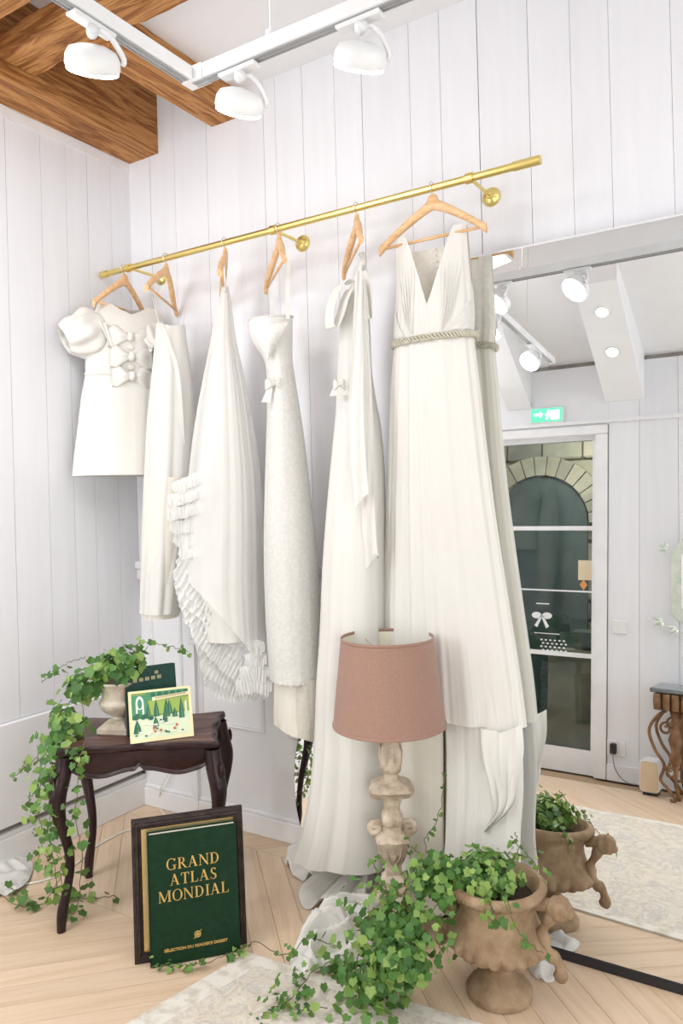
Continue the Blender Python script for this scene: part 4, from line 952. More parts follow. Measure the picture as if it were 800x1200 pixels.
# boards of the table top
nbd = 5
for k in range(nbd):
    v0, v1 = -hv*.94+(2*hv*.94)*k/nbd, -hv*.94+(2*hv*.94)*(k+1)/nbd
    poly = [(u*.94, v*.94) for u, v in ol]
    poly = clip_poly(poly, lambda p: p[1]-v0-.0006); poly = clip_poly(poly, lambda p: v1-.0006-p[1])
    m_ = len(poly); mb = MB(); mb.add([tp_(u, v, TH-.006) for u, v in poly]+[tp_(u, v, TH) for u, v in poly], [tuple(range(m_, 2*m_))]+[(i, (i+1) % m_, m_+(i+1) % m_, m_+i) for i in range(m_)])
    mb.build('board', M['topwood'], tab)
def apron(u0, v0, u1, v1, nrm, L):
    """scalloped apron between two corners with raised border"""
    N = 60; F = []; Bk = []; mb = MB(); T = frame_m(tp_(u0, v0, 0), tu*(u1-u0)+tv*(v1-v0), (0, 0, 1))
    def low(s):
        x = min(s, 1-s)*2
        return TH-.105+.018*math.cos(min(x/.9, 1)*2*PI)*.55-.0+(.03*(1-x/.16)**2 if x < .16 else 0)+(.016*max(0, 1-(1-x)/.07) if x > .93 else 0)
    P = []
    for k in range(N+1):
        s = k/N; zl = low(s); x = s*L
        P.append([T @ V((x, .014, TH-.026)), T @ V((x, -.004, TH-.026)), T @ V((x, -.004, zl+.020)), T @ V((x, -.0015, zl+.016)), T @ V((x, -.007, zl+.010)), T @ V((x, -.009, zl+.004)), T @ V((x, -.004, zl)), T @ V((x, .014, zl))])
    mb.grid(P)
    return mb.build('apron', M['darkleg'], tab, smooth=True, angle=50)
iu, iv = hu-.026, hv-.026
apron(-iu, -iv, iu, -iv, None, 2*iu); apron(iu, -iv, iu, iv, None, 2*iv); apron(iu, iv, -iu, iv, None, 2*iu); apron(-iu, iv, -iu, -iv, None, 2*iv)
for sx in (-1, 1):
    for sy in (-1, 1):
        d = (tu*sx+tv*sy).normalized(); P = []; base = tp_(sx*(iu+.002), sy*(iv+.002), 0); NR = 34
        for i in range(NR+1):
            s = i/NR; z = (TH-.03)*(1-s)
            prof = cr([(.004, .024), (.014, .027), (.032, .026), (.030, .021), (.012, .0175), (-.004, .0150), (-.006, .0135), (.008, .014), (.026, .0165), (.032, .013)], s)
            c = base+d*prof[0]; r = prof[1]; e = V((-d.y, d.x, 0)); row = []
            for k in range(17):
                a = 2*PI*k/16; ca, sa = math.cos(a), math.sin(a); q = (abs(ca)**3+abs(sa)**3)**(-1/3)
                q *= 1+.10*max(0, math.cos(a))**8
                rot = PI/4*0
                row.append(c+V((0, 0, z))+d*(r*q*ca)+e*(r*q*sa))
            P.append(row)
        mb = MB().grid(P); mb.add(P[-1][:16], [tuple(range(16))])
        lg = mb.build('leg', M['darkleg'], tab, smooth=True, angle=60)
        kn = MB().lathe([(.001, -.02), (.010, -.014), (.013, 0), (.009, .014), (.001, .02)], n=12, M4=frame_m(base+d*.056+V((0, 0, TH-.10)), (-d.y, d.x, 0), (0, 0, 1)) @ Matrix.Diagonal((1, .45, 1.3, 1))).build('carved_knee', M['darkleg'], lg, smooth=True)

# ------------------------------------------------------------------ lettering made of strokes
def glyph(ch):
    """list of polygons, cap height 1; returns (polys, width)"""
    th, tk, sf = .045, .15, .055
    P = []
    def bar(x0, z0, x1, z1): P.append([(x0, z0), (x1, z0), (x1, z1), (x0, z1)])
    def stem(x, w_=tk, z0=0, z1=1, ser=3):
        bar(x, z0, x+w_, z1)
        if ser & 1: P.append([(x-.09, z0), (x+w_+.09, z0), (x+w_+.09, z0+.03), (x+w_, z0+sf+.03), (x, z0+sf+.03), (x-.09, z0+.03)])
        if ser & 2: P.append([(x-.09, z1), (x-.09, z1-.03), (x, z1-sf-.03), (x+w_, z1-sf-.03), (x+w_+.09, z1-.03), (x+w_+.09, z1)])
    def diag(xa, za, xb, zb_, w_): P.append([(xa-w_/2, za), (xa+w_/2, za), (xb+w_/2, zb_), (xb-w_/2, zb_)])
    def arc(cx, cz, rx, rz, a0, a1, thick, thin, n=20):
        for k in range(n):
            q = []
            for a in (a0+(a1-a0)*k/n, a0+(a1-a0)*(k+1)/n):
                w_ = thin+(thick-thin)*abs(math.cos(a))**1.5
                q.append(((cx+rx*math.cos(a), cz+rz*math.sin(a)), (cx+(rx-w_)*math.cos(a), cz+(rz-min(w_, thin*1.2))*math.sin(a))))
            P.append([q[0][0], q[1][0], q[1][1], q[0][1]])
    if ch == 'I': stem(.12); return P, .40
    if ch == 'L': stem(.1); bar(.1, 0, .66, th); P.append([(.66, 0), (.70, .26), (.67, .26), (.58, th)]); return P, .74
    if ch == 'T': stem(.31, ser=1); bar(.03, 1-th, .74, 1); P.append([(.03, 1), (0, .74), (.03, .74), (.12, 1-th)]); P.append([(.74, 1), (.77, .74), (.74, .74), (.65, 1-th)]); return P, .80
    if ch == 'A':
        diag(.12, 0, .40, 1, th*1.2); diag(.72, 0, .40, 1, tk*1.1); bar(.22, .33, .62, .33+th); bar(.0, 0, .25, .03); bar(.54, 0, .90, .03); return P, .92
    if ch == 'N':
        stem(.10, th*1.2); stem(.76, th*1.2, ser=2); diag(.14, 1, .80, 0, tk*1.05); bar(.0, .97, .2, 1); return P, .96
    if ch == 'M':
        stem(.10, th*1.2); stem(.92, tk); diag(.16, 1, .54, .05, tk*1.05); diag(.96, 1, .54, .05, th*1.2); bar(.0, .97, .2, 1); return P, 1.18
    if ch == 'D': stem(.1); arc(.30, .5, .50, .5, -PI/2, PI/2, tk, th); bar(.1, 0, .32, th); bar(.1, 1-th, .32, 1); return P, .90
    if ch == 'O': arc(.47, .5, .45, .52, 0, 2*PI, tk, th, 36); return P, .94
    if ch == 'G': arc(.47, .5, .45, .52, .62, 2*PI-.75, tk, th, 30); stem(.68, tk, .02, .42, 2); P.append([(.82, .80), (.85, 1.0), (.82, 1.0), (.74, .86)]); return P, .96
    if ch == 'R':
        stem(.1); arc(.34, .74, .30, .26, -PI/2, PI/2, tk*.95, th); bar(.1, 1-th, .36, 1); bar(.1, .48, .36, .48+th); diag(.76, 0, .38, .50, tk*1.05); bar(.68, 0, .90, .03); return P, .88
    if ch == 'S':
        arc(.31, .75, .24, .27, .5, PI*1.35, tk, th, 16); arc(.33, .26, .26, .28, -PI*.68, PI*.38, tk, th, 16); diag(.46, .36, .17, .62, tk*1.1)
        P.append([(.50, .78), (.54, 1.0), (.51, 1.0), (.46, .86)]); P.append([(.08, .24), (.04, 0), (.07, 0), (.13, .14)]); return P, .64
    return P, .35
def write(mb, text, cx, z, size, T, d=.0012, track=.08):
    ws = [glyph(c)[1]+track for c in text]; x = cx-sum(ws)*size/2
    for c, w_ in zip(text, ws):
        for poly in glyph(c)[0]:
            ar = sum(poly[i][0]*poly[(i+1) % len(poly)][1]-poly[(i+1) % len(poly)][0]*poly[i][1] for i in range(len(poly)))
            if ar < 0: poly = poly[::-1]
            mb.prism([(x+px_*size, z+pz*size) for px_, pz in poly], -d, T)
        x += w_*size
    return mb
def text_mesh(body, size, T, name, mt, parent, extrude=.0006, bold=0, xs=1):
    cu = bpy.data.curves.new(name, 'FONT'); cu.body = body; cu.size = size; cu.extrude = extrude; cu.align_x = 'CENTER'; cu.offset = bold
    o = bpy.data.objects.new(name+'_tmp', cu); me = bpy.data.meshes.new_from_object(o); bpy.data.objects.remove(o); bpy.data.curves.remove(cu)
    me.transform(Matrix.Scale(xs, 4, (1, 0, 0))); me.transform(wm(parent).inverted() @ T @ Matrix.Rotation(PI/2, 4, 'X')); me.materials.clear(); me.materials.append(mt)
    o = bpy.data.objects.new(name, me); COL.objects.link(o); o.parent = parent; return o

# ------------------------------------------------------------------ framed panel and atlas on the floor
M['frame'] = mat('dark_reeded_frame', (.022, .014, .012), (.045, .03, .025), .5, spec=.25, scale=30, bmp=.5, bscale=90)
M['gold'] = mat('gold_foil', (.80, .56, .20), (.72, .47, .14), .32, .75, scale=60)
M['goldmat'] = mat('gold_mount_board', (.78, .60, .30), (.82, .66, .37), .35, .6, scale=20)
M['green'] = mat('dark_green_cloth', (.004, .026, .010), (.007, .036, .014), .55, spec=.2, scale=60, bmp=.12, bscale=400)
fa = D2R(48.2); fe = V((math.cos(fa), math.sin(fa), 0)); fn = V((fe.y, -fe.x, 0)); FO = V((.930, -.929, .001)); lean = D2R(5)
FU = (V((0, 0, 1))*math.cos(lean)-fn*math.sin(lean))
T = frame_m(FO, fe, FU); FW, FH = .355, .437
t = thing('framed_panel', 'dark reeded picture frame with a gold mount standing on the floor by the table', 'picture frame', FO, 0)
mb = MB(); b_ = .030
def bar_m(mb, quad, prof=((0, 0), (.006, -.010), (.014, -.012), (.024, -.008), (.030, 0))):
    pass
for (a, b, c, d) in (((0, 0), (FW, 0), (FW-b_, b_), (b_, b_)), ((FW, 0), (FW, FH), (FW-b_, FH-b_), (FW-b_, b_)), ((FW, FH), (0, FH), (b_, FH-b_), (FW-b_, FH-b_)), ((0, FH), (0, 0), (b_, b_), (b_, FH-b_))):
    mb = MB(); n_ = 8; rows_ = []
    for k in range(n_+1):
        s = k/n_; y = -.012-.006*math.sin(PI*s)+.003*math.sin(s*6*PI)*(.5)
        pa = V((a[0]+(d[0]-a[0])*s, a[1]+(d[1]-a[1])*s)); pb = V((b[0]+(c[0]-b[0])*s, b[1]+(c[1]-b[1])*s))
        rows_.append([T @ V((pa.x, y, pa.y)), T @ V((pb.x, y, pb.y))])
    rows_ = [[T @ V((a[0], .008, a[1])), T @ V((b[0], .008, b[1]))]]+rows_+[[T @ V((d[0], .004, d[1])), T @ V((c[0], .004, c[1]))]]
    mb.grid(rows_).build('frame_side', M['frame'], t)
MB().box((.02, .0, .02), (FW-.02, .006, FH-.02), T).build('mount', M['goldmat'], t)
mb = MB()
for (x0, z0, x1, z1) in ((b_, b_, FW-b_, b_+.004), (b_, FH-b_-.004, FW-b_, FH-b_), (b_, b_, b_+.004, FH-b_), (FW-b_-.004, b_, FW-b_, FH-b_)): mb.box((x0, -.008, z0), (x1, .001, z1), T)
tag(mb.build('slip', M['gold'], t), None, None, None, 'stuff')
# atlas
BO = FO+fe*.050+fn*.046+V((0, 0, .001)); lean2 = D2R(4.5); BU = V((0, 0, 1))*math.cos(lean2)-fn*math.sin(lean2); T = frame_m(BO, fe, BU); BW, BH, BT = .278, .402, .030
t = thing('atlas', 'large dark green atlas with a gold title standing against the dark frame', 'book', BO)
MB().box((0, -.003, 0), (BW, 0, BH), T, bev=.001).build('front_cover', M['green'], t)
MB().box((0, BT-.003, 0), (BW, BT, BH), T, bev=.001).build('back_cover', M['green'], t)
MB().box((-.003, -.003, 0), (.002, BT, BH), T, bev=.001).build('spine', M['green'], t)
M['paper'] = mat('page_edges', (.80, .76, .66), (.66, .60, .48), .8, scale=200, stretch=(1, 1, 1))
MB().box((.003, .0005, .004), (BW-.005, BT-.0035, BH-.005), T).build('pages', M['paper'], t)
TT = T @ Matrix.Translation((0, -.003, 0))
mb = MB(); write(mb, 'GRAND', BW*.5, BH-.115, .034, TT); write(mb, 'ATLAS', BW*.5, BH-.163, .034, TT); write(mb, 'MONDIAL', BW*.5, BH-.211, .034, TT)
tag(mb.build('title_lettering', M['gold'], t), 'gold foil title reading GRAND ATLAS MONDIAL', kind='stuff')
text_mesh("SÉLECTION DU READER'S DIGEST", .0118, T @ Matrix.Translation((BW*.5, -.0036, .040)), 'publisher_line', M['gold'], t, bold=.0004, xs=1.12)
mb = MB(); cx, cz = BW*.52, .078
mb.lathe([(.0085, 0), (.0105, 0), (.0105, .0012), (.0085, .0012)], n=24, M4=T @ Matrix.Translation((cx, -.003, cz)) @ Matrix.Rotation(PI/2, 4, 'X'), cap=False)
for k in range(4): mb.box((-.0095, -.0012, -.0012), (.0095, 0, .0012), T @ Matrix.Translation((cx, -.003, cz)) @ Matrix.Rotation(k*PI/4, 4, 'Y'))
mb.box((-.017, -.0012, -.001), (.017, 0, .001), T @ Matrix.Translation((cx, -.003, cz)) @ Matrix.Rotation(-.8, 4, 'Y'))
tag(mb.build('globe_emblem', M['gold'], t), 'small gold globe emblem', kind='stuff')

# books on the table
M['yellow'] = mat('yellowed_card', (.80, .72, .44), (.74, .64, .36), .6, scale=12)
def book_at(name, label, O, yaw, lean_, W, H, Th, mts, roll=0):
    e = V((math.cos(yaw), math.sin(yaw), 0)); nn = V((e.y, -e.x, 0)); U = V((0, 0, 1))*math.cos(lean_)-nn*math.sin(lean_)
    if roll: e2 = (e*math.cos(roll)+U*math.sin(roll)); U = (U*math.cos(roll)-e*math.sin(roll)); e = e2
    T = frame_m(O, e, U); t = thing(name, label, 'book', O)
    MB().box((0, -.002, 0), (W, 0, H), T).build('front_cover', mts[0], t); MB().box((0, Th-.002, 0), (W, Th, H), T).build('back_cover', mts[0], t)
    MB().box((-.002, -.002, 0), (.001, Th, H), T).build('spine', mts[1], t); MB().box((.002, .0005, .003), (W-.003, Th-.0025, H-.003), T).build('pages', M['paper'], t)
    return t, T
M['dkgreen'] = mat('teal_green_boards', (.005, .04, .028), (.009, .05, .036), .45, spec=.25, scale=30)
M['leather'] = mat('worn_spine_leather', (.05, .07, .065), (.28, .07, .045), .5, scale=22, lo=.5, hi=.6)
M['dullgold'] = mat('dull_gold_blocking', (.34, .31, .17), None, .5, .4)
tgo, T = book_at('hardback_book', 'dark teal hardback with a leather spine standing behind the garden picture book', (0.6937, -0.7202, 0.621), D2R(61), D2R(8), .185, .238, .028, (M['dkgreen'], M['leather']))
mb = MB()
for k in range(5): mb.box((.028+k*.022, -.0032, .186+.001*k), (.043+k*.022, -.002, .199+.001*k), T, bev=.0005)
mb.box((.108, -.0032, .208), (.121, -.002, .219), T)
tag(mb.build('blocked_title', M['dullgold'], tgo), 'dull gold blocked title', kind='stuff')
MB().box((-.0028, .001, .150), (-.0016, .027, .178), T).build('spine_label', mat('red_label', (.40, .07, .04), None, .5), tgo)
gb, T = book_at('garden_book', 'yellow-edged booklet with a green garden scene, propped at the front of the table', (0.7635, -0.7701, 0.6215), D2R(52), D2R(20), .216, .176, .006, (M['yellow'], M['yellow']))
cols = dict(lime=(.30, .42, .08), dk=(.02, .12, .06), mid=(.06, .25, .12), pale=(.66, .74, .52), cream=(.80, .74, .48), red=(.55, .10, .08), white=(.80, .82, .72), olive=(.22, .30, .07))
names = list(cols); mts = [mat('print_'+{'dk': 'dark_green', 'mid': 'green'}.get(k, k), cols[k], None, .5) for k in names]; ix = {k: i for i, k in enumerate(names)}
mb = MB(); w0, w1, h0, h1 = .008, .206, .012, .168; yy = [-.0021]
def sh(col, pts):
    yy[0] -= .00006; mb.cur = ix[col]; mb.add([T @ V((w0+x*(w1-w0), yy[0], h0+z*(h1-h0))) for x, z in pts], [tuple(range(len(pts)))])
def disc(col, x, z, rx, rz, n=12): sh(col, [(x+rx*math.cos(2*PI*k/n), z+rz*math.sin(2*PI*k/n)) for k in range(n)])
sh('olive', [(0, 0), (1, 0), (1, 1), (0, 1)]); sh('pale', [(0, 0), (1, 0), (1, .5), (0, .42)]); sh('lime', [(.3, .5), (1, .52), (1, .82), (.3, .8)]); sh('mid', [(.25, .82), (1, .86), (1, 1), (.25, 1)])
for k in range(6): disc('dk', .38+k*.115, .93, .045, .06)
sh('mid', [(0, .45), (.28, .45), (.28, .95), (.0, .95)]); disc('white', .14, .78, .07, .15); disc('mid', .14, .76, .04, .11); sh('white', [(.07, .45), (.1, .45), (.1, .8), (.07, .8)]); sh('white', [(.18, .45), (.21, .45), (.21, .8), (.18, .8)])
sh('cream', [(.36, .80), (1, .86), (1, .93), (.36, .88)])
rnd = random.Random(9)
for k in range(7): x = .05+rnd.random()*.3; disc('dk', x, .42+rnd.random()*.1, .05, .05)
for x, z, w_, h_ in ((.42, .45, .05, .38), (.60, .42, .06, .40), (.65, .47, .05, .33), (.86, .36, .05, .46), (.56, .30, .045, .26), (.40, .24, .05, .22), (.08, .12, .07, .30), (.28, .45, .04, .30), (.74, .4, .05, .2)):
    sh('dk', [(x-w_, z), (x+w_, z), (x+w_*.7, z+h_*.5), (x, z+h_), (x-w_*.7, z+h_*.5)]); sh('mid', [(x-w_*.1, z+.02), (x+w_*.6, z+.02), (x+.003, z+h_*.8)])
for k in range(12): disc('white', .05+.9*rnd.random(), .05+.3*rnd.random(), .045, .018)
for k in range(14): disc('dk', .04+.9*rnd.random(), .05+.34*rnd.random(), .022, .02)
for x, z in ((.38, .13), (.36, .20), (.76, .22), (.72, .15), (.48, .14)): disc('red', x, z, .022, .03)
sh('pale', [(.92, .45), (.96, .45), (.96, .75), (.92, .7)])
for k in range(16): mb.cur = ix['red'] if k % 3 == 0 else ix['olive']; yy[0] -= .00003; mb.add([T @ V((w0+(.42+k*.034+a)*(w1-w0), yy[0], h0+(.838+k*.0032+b)*(h1-h0))) for a, b in ((0, 0), (.022, .002), (.022, .03), (0, .028))], [(0, 1, 2, 3)])
tag(mb.build('cover_picture', mts, gb), 'green topiary garden illustration', kind='stuff')

# ------------------------------------------------------------------ urns
def carve_mat(name, c1, c2, scale=14, b=.5, rough=.85): return mat(name, c1, c2, rough, scale=scale, bmp=b, bscale=45, detail=6, lo=.35, hi=.68)
M['stoneurn'] = carve_mat('weathered_tan_stone', (.25, .155, .085), (.45, .32, .20))
M['marbleurn'] = carve_mat('veined_white_marble', (.66, .60, .49), (.36, .29, .22), 11, .5, .45)
UC = V((1.9739, -0.5007, 0.0))
u = thing('stone_urn', 'large weathered stone urn with lion-head handles on the floor by the mirror', 'urn', UC)
MB().lathe([(.082, 0), (.094, .004), (.095, .020), (.088, .028), (.080, .034), (.060, .048), (.042, .066), (.034, .085), (.032, .105), (.036, .125), (.04, .132)], UC, 64, rmod=lambda a, z, r: 1+(.07*abs(math.sin(a*12)) if .03 < z < .062 else 0)).build('pedestal', M['stoneurn'], u, smooth=True, angle=40)
MB().lathe([(.035, .128), (.06, .130), (.10, .135), (.128, .144), (.142, .156), (.143, .170), (.138, .182), (.130, .196), (.119, .215), (.110, .24), (.107, .265), (.112, .285), (.119, .298), (.131, .302), (.140, .310), (.141, .322), (.134, .331), (.122, .333), (.115, .325), (.104, .29), (.098, .24), (.05, .22), (.001, .22)], UC, 120,
    rmod=lambda a, z, r: 1+(.10*(abs(math.sin(a*11))-.5) if .14 < z < .176 and r > .11 else 0)+(.02*math.sin(a*60+z*200) if .30 < z < .33 and r > .13 else 0)).build('bowl', M['stoneurn'], u, smooth=True, angle=50)
for s in (-1, 1):
    H = lambda x, z, y=0: UC+V((s*x, y, z))
    mb = MB()
    mb.tube(smooth_path([H(.115, .285), H(.150, .296), H(.172, .292)], 10), [.014, .015, .016, .017, .018, .018, .018, .018, .018, .018], 10)
    mb.tube(smooth_path([H(.165, .285), H(.150, .25), H(.132, .215), H(.138, .185), H(.152, .16), H(.172, .145), H(.182, .115), H(.176, .095)], 26), [.0165+.004*math.sin(i*.9) for i in range(26)], 10)
    hd = mb.build('handle', M['stoneurn'], u, smooth=True)
    mb = MB(); mb.lathe([(.001, -.026), (.018, -.022), (.027, -.006), (.028, .008), (.02, .022), (.001, .027)], n=40, M4=Matrix.Translation(H(.182, .293)) @ Matrix.Scale(1.2, 4), rmod=lambda a, z, r: 1+.14*math.sin(7*a)*math.cos(z*90))
    mb.lathe([(.001, .02), (.010, .016), (.014, .004), (.013, -.006)], n=14, M4=Matrix.Translation(H(.203, .284)) @ Matrix.Rotation(s*PI/2, 4, 'Y'))
    for q in (-1, 1): mb.lathe([(.001, .012), (.007, .004), (.009, -.008)], n=8, M4=Matrix.Translation(H(.186, .316, q*.016)))
    mb.build('lion_head', M['stoneurn'], hd, smooth=True)
MB().lathe([(.001, 0), (.104, .0), (.106, .004)], UC+V((0, 0, .285)), 32).build('soil', mat('dark_soil', (.04, .028, .018), (.07, .05, .03), .95, scale=60, bmp=.6), u)
SC = V((0.6092, -0.6841, 0.6205))
u2 = thing('marble_urn', 'small veined marble urn on the side table under the ivy', 'urn', SC)
TR = Matrix.Translation(SC) @ Matrix.Rotation(D2R(20), 4, 'Z')
MB().box((-.058, -.058, 0), (.058, .058, .028), TR, bev=.006).build('plinth', M['marbleurn'], u2)
mb = MB(); vs = [TR @ V((x*f, y*f, z)) for f, z in ((.052, .028), (.028, .05)) for x, y in ((-1, -1), (1, -1), (1, 1), (-1, 1))]
mb.add(vs, [(k, (k+1) % 4, 4+(k+1) % 4, 4+k) for k in range(4)]+[(4, 5, 6, 7)])
mb.lathe([(.026, .05), (.024, .058), (.034, .066), (.052, .078), (.066, .095), (.070, .108), (.066, .116), (.058, .122), (.060, .145), (.064, .165), (.072, .176), (.076, .183), (.073, .188), (.062, .187), (.058, .16), (.001, .155)], n=48, M4=Matrix.Translation(SC), cap=False, rmod=lambda a, z, r: 1+(.02*math.sin(a*12) if .06 < z < .11 else 0))
mb.build('bowl', M['marbleurn'], u2, smooth=True, angle=45)

# ------------------------------------------------------------------ floor lamp
M['limed'] = mat('limed_carved_wood', (.40, .30, .21), (.66, .56, .45), .7, scale=26, bmp=.55, bscale=40, detail=6)
M['shade'] = mat('dusty_rose_linen', (.35, .205, .155), (.315, .18, .135), .85, scale=160, bmp=.25, bscale=500, sheen=.2)
M['shadein'] = mat('cream_shade_lining', (.82, .78, .64), None, .8)
LC = V((1.5891, -0.4204, 0.0))
lp = thing('floor_lamp', 'tall carved limed-wood lamp with a dusty rose drum shade, standing before the gowns', 'lamp', LC)
S = 1/360.0
def Lz(ypx): return (1103-ypx)*S
prof = [(1103, 27), (1094, 28), (1086, 25), (1078, 20), (1068, 17.5), (1058, 17), (1052, 20), (1047, 20), (1043, 16.5), (1038, 17), (1033, 14), (1028, 14.5), (1022, 9.5), (1012, 9.5), (1003, 12), (994, 16), (986, 18.5), (983, 19.5), (980, 20.5), (976, 17), (972, 11), (966, 9.5), (963, 11.5), (957, 12.5), (953, 12), (950, 9.5), (946, 8.8), (940, 10), (934, 12), (929, 15), (925, 22), (921, 25), (918, 22), (914, 15), (912, 11.5), (909, 8), (904, 8.5), (901, 11.5), (898, 12.2), (893, 12.2), (884, 13), (876, 12.5), (868, 10), (862, 9), (852, 8.5), (845, 7)]
def body(lst, name):
    mb = MB().lathe([(r*S, Lz(y)) for y, r in lst], (0, 0, 0), 48, sq=4.5, M4=Matrix.Translation(LC) @ Matrix.Rotation(D2R(32), 4, 'Z'), rmod=lambda a, z, r: 1+.035*math.cos(8*a)); return mb.build(name, M['limed'], lp, smooth=True, angle=35)
body(prof[:13], 'base'); body(prof[12:21], 'tapered_block'); body(prof[20:27], 'collar'); body(prof[26:36], 'capital'); body(prof[35:], 'vase')
fx = V((math.cos(D2R(32)), math.sin(D2R(32)), 0)); fy = V((-fx.y, fx.x, 0))     # across the view, away from it
for nm, zc, rr, ro, inv in (('volute', 926, 18, 5.5, 1), ('scroll', 970, 20, 6.8, -1)):
    for k in (0, 2):
        a = D2R(32)+k*PI/2; dv = V((math.cos(a), math.sin(a), 0)); mb = MB(); pts = []
        for i in range(26):
            q = i/25; an = -PI*.5+q*2*PI*1.15; rad = ro*(1-.6*q)
            pts.append(LC+dv*((rr+rad*math.cos(an)*1)*S)+V((0, 0, Lz(zc)+inv*rad*math.sin(an)*S)))
        pts = [LC+dv*(6*S)+V((0, 0, Lz(zc-inv*-7)))]+pts
        mb.tube(pts, 2.6*S, 8, 1.6); mb.build(nm, M['limed'], lp, smooth=True)
for k in range(4):
    a = D2R(-58)+k*PI/2; dv = V((math.cos(a), math.sin(a), 0)); sd = V((-dv.y, dv.x, 0))
    for (yc, r0, w_, hh, nm) in ((880, 12.6, 6.5, 13, 'leaf_carving'), (998, 15, 9, 10, 'rosette_carving')):
        mb = MB()
        base = LC+dv*(r0*S)+V((0, 0, Lz(yc)))
        if nm == 'leaf_carving':
            for m_ in (-1, 1): mb.tube(smooth_path([base+V((0, 0, hh*S)), base+sd*(m_*w_*.5*S)+V((0, 0, hh*.3*S)), base+sd*(m_*w_*S)+V((0, 0, -hh*.6*S)), base+sd*(m_*w_*.9*S)+V((0, 0, -hh*S))], 10), .9*S, 6)
            mb.tube(smooth_path([base+sd*(-4*S)+V((0, 0, -9*S)), base+V((0, 0, 2*S))+dv*S, base+sd*(4*S)+V((0, 0, -9*S))], 10), 1.1*S, 6)
        else:
            for m_ in (-1, 1): mb.tube(smooth_path([base+sd*(m_*w_*S)+V((0, 0, hh*S))+dv*(2*S), base+sd*(m_*w_*.8*S)+V((0, 0, 0)), base+V((0, 0, -hh*1.3*S))-dv*(4*S)], 10), .9*S, 6)
            mb.tube([base+dv*(.5*S)+sd*(3.2*(1-i/18)*math.cos(i*.9)*S)+V((0, 0, 3.8*(1-i/18)*math.sin(i*.9)*S)) for i in range(16)], 1.0*S, 6)
        mb.build(nm, M['limed'], lp, smooth=True)
MB().lathe([(.008, Lz(848)), (.008, Lz(818)), (.016, Lz(818)), (.016, Lz(799)), (.001, Lz(798))], LC, 16).build('lamp_holder', M['brass'], lp, smooth=True, angle=40)
MB().lathe([(.001, Lz(800)), (.014, Lz(797)), (.024, Lz(786)), (.026, Lz(779)), (.018, Lz(771)), (.001, Lz(768))], LC, 20).build('bulb', mat('frosted_bulb', (.95, .93, .88), None, .3), lp, smooth=True)
shade = MB().lathe([(66.5*S, Lz(848)), (54.5*S, Lz(745))], LC, 96, cap=False).build('shade', M['shade'], lp, smooth=True)
MB().lathe([(65.9*S, Lz(847.5)), (54*S, Lz(745.5))], LC, 96, cap=False).build('shade_lining', M['shadein'], shade, smooth=True)
MB().lathe([(66.8*S, Lz(848.5)), (67.2*S, Lz(847)), (66.8*S, Lz(845)), (65.7*S, Lz(845)), (65.5*S, Lz(848)), (66.8*S, Lz(848.5))], LC, 96, cap=False).build('lower_trim', M['shade'], shade, smooth=True)
MB().lathe([(54.8*S, Lz(744.5)), (55.3*S, Lz(746)), (55.2*S, Lz(748)), (53.8*S, Lz(748)), (53.8*S, Lz(744.5)), (54.8*S, Lz(744.5))], LC, 96, cap=False).build('upper_trim', M['shade'], shade, smooth=True)
for k in range(3):
    a = 2*PI*k/3+.6; MB().tube([LC+V((0, 0, Lz(775))), LC+V((54*S*math.cos(a), 54*S*math.sin(a), Lz(750)))], .0016, 6).build('spider_arm', M['chrome'], lp)

# ------------------------------------------------------------------ ivy
def leaf_mesh(name, mt, seed):
    r = random.Random(seed)
    pts = [(0, .0), (.26, -.14), (.50, .0), (.46, .22), (.58, .46), (.34, .62), (0, 1.0), (-.34, .62), (-.58, .46), (-.46, .22), (-.50, .0), (-.26, -.14)]
    pts = [(x*(1+r.uniform(-.1, .1)), y*(1+r.uniform(-.06, .06))) for x, y in pts]
    vs = [(0, .32, -.03)]+[(x, y, .16*abs(x)*1.1-.10*y*y+.05*math.sin(y*5+seed)) for x, y in pts]
    fs = [(0, 1+k, 1+(k+1) % 12) for k in range(12)]
    me = bpy.data.meshes.new(name); me.from_pydata(vs, [], fs); me.materials.append(mt); me.polygons.foreach_set('use_smooth', [True]*12); return me
def leafmat(name, a, b, c):
    m, nt, bs = _nt(name); bs.inputs['Roughness'].default_value = .42; bs.inputs['Specular IOR Level'].default_value = .35
    oi = nt.nodes.new('ShaderNodeObjectInfo'); geo = nt.nodes.new('ShaderNodeNewGeometry')
    vec = coords(nt, kind='Generated'); nz = noise_tex(nt, vec, 6, 3)
    wn = nt.nodes.new('ShaderNodeTexWhiteNoise'); wn.noise_dimensions = '1D'
    ad = nt.nodes.new('ShaderNodeMath'); ad.operation = 'ADD'
    nt.links.new(oi.outputs['Random'], ad.inputs[0]); nt.links.new(geo.outputs['Random Per Island'], ad.inputs[1]); nt.links.new(ad.outputs[0], wn.inputs['W'])
    mx = nt.nodes.new('ShaderNodeMath'); mx.operation = 'MULTIPLY_ADD'; mx.inputs[1].default_value = .35; nt.links.new(nz, mx.inputs[0])
    m3 = nt.nodes.new('ShaderNodeMath'); m3.operation = 'MULTIPLY'; m3.inputs[1].default_value = .75; nt.links.new(wn.outputs[0], m3.inputs[0]); nt.links.new(m3.outputs[0], mx.inputs[2])
    nt.links.new(ramp(nt, mx.outputs[0], [(.1, a), (.55, b), (.95, c)]), bs.inputs['Base Color'])
    out = nt.nodes['Material Output']; tl = nt.nodes.new('ShaderNodeBsdfTranslucent'); tl.inputs[0].default_value = (*c, 1); ms = nt.nodes.new('ShaderNodeMixShader'); ms.inputs[0].default_value = .22
    nt.links.new(bs.outputs[0], ms.inputs[1]); nt.links.new(tl.outputs[0], ms.inputs[2]); nt.links.new(ms.outputs[0], out.inputs[0])
    return m
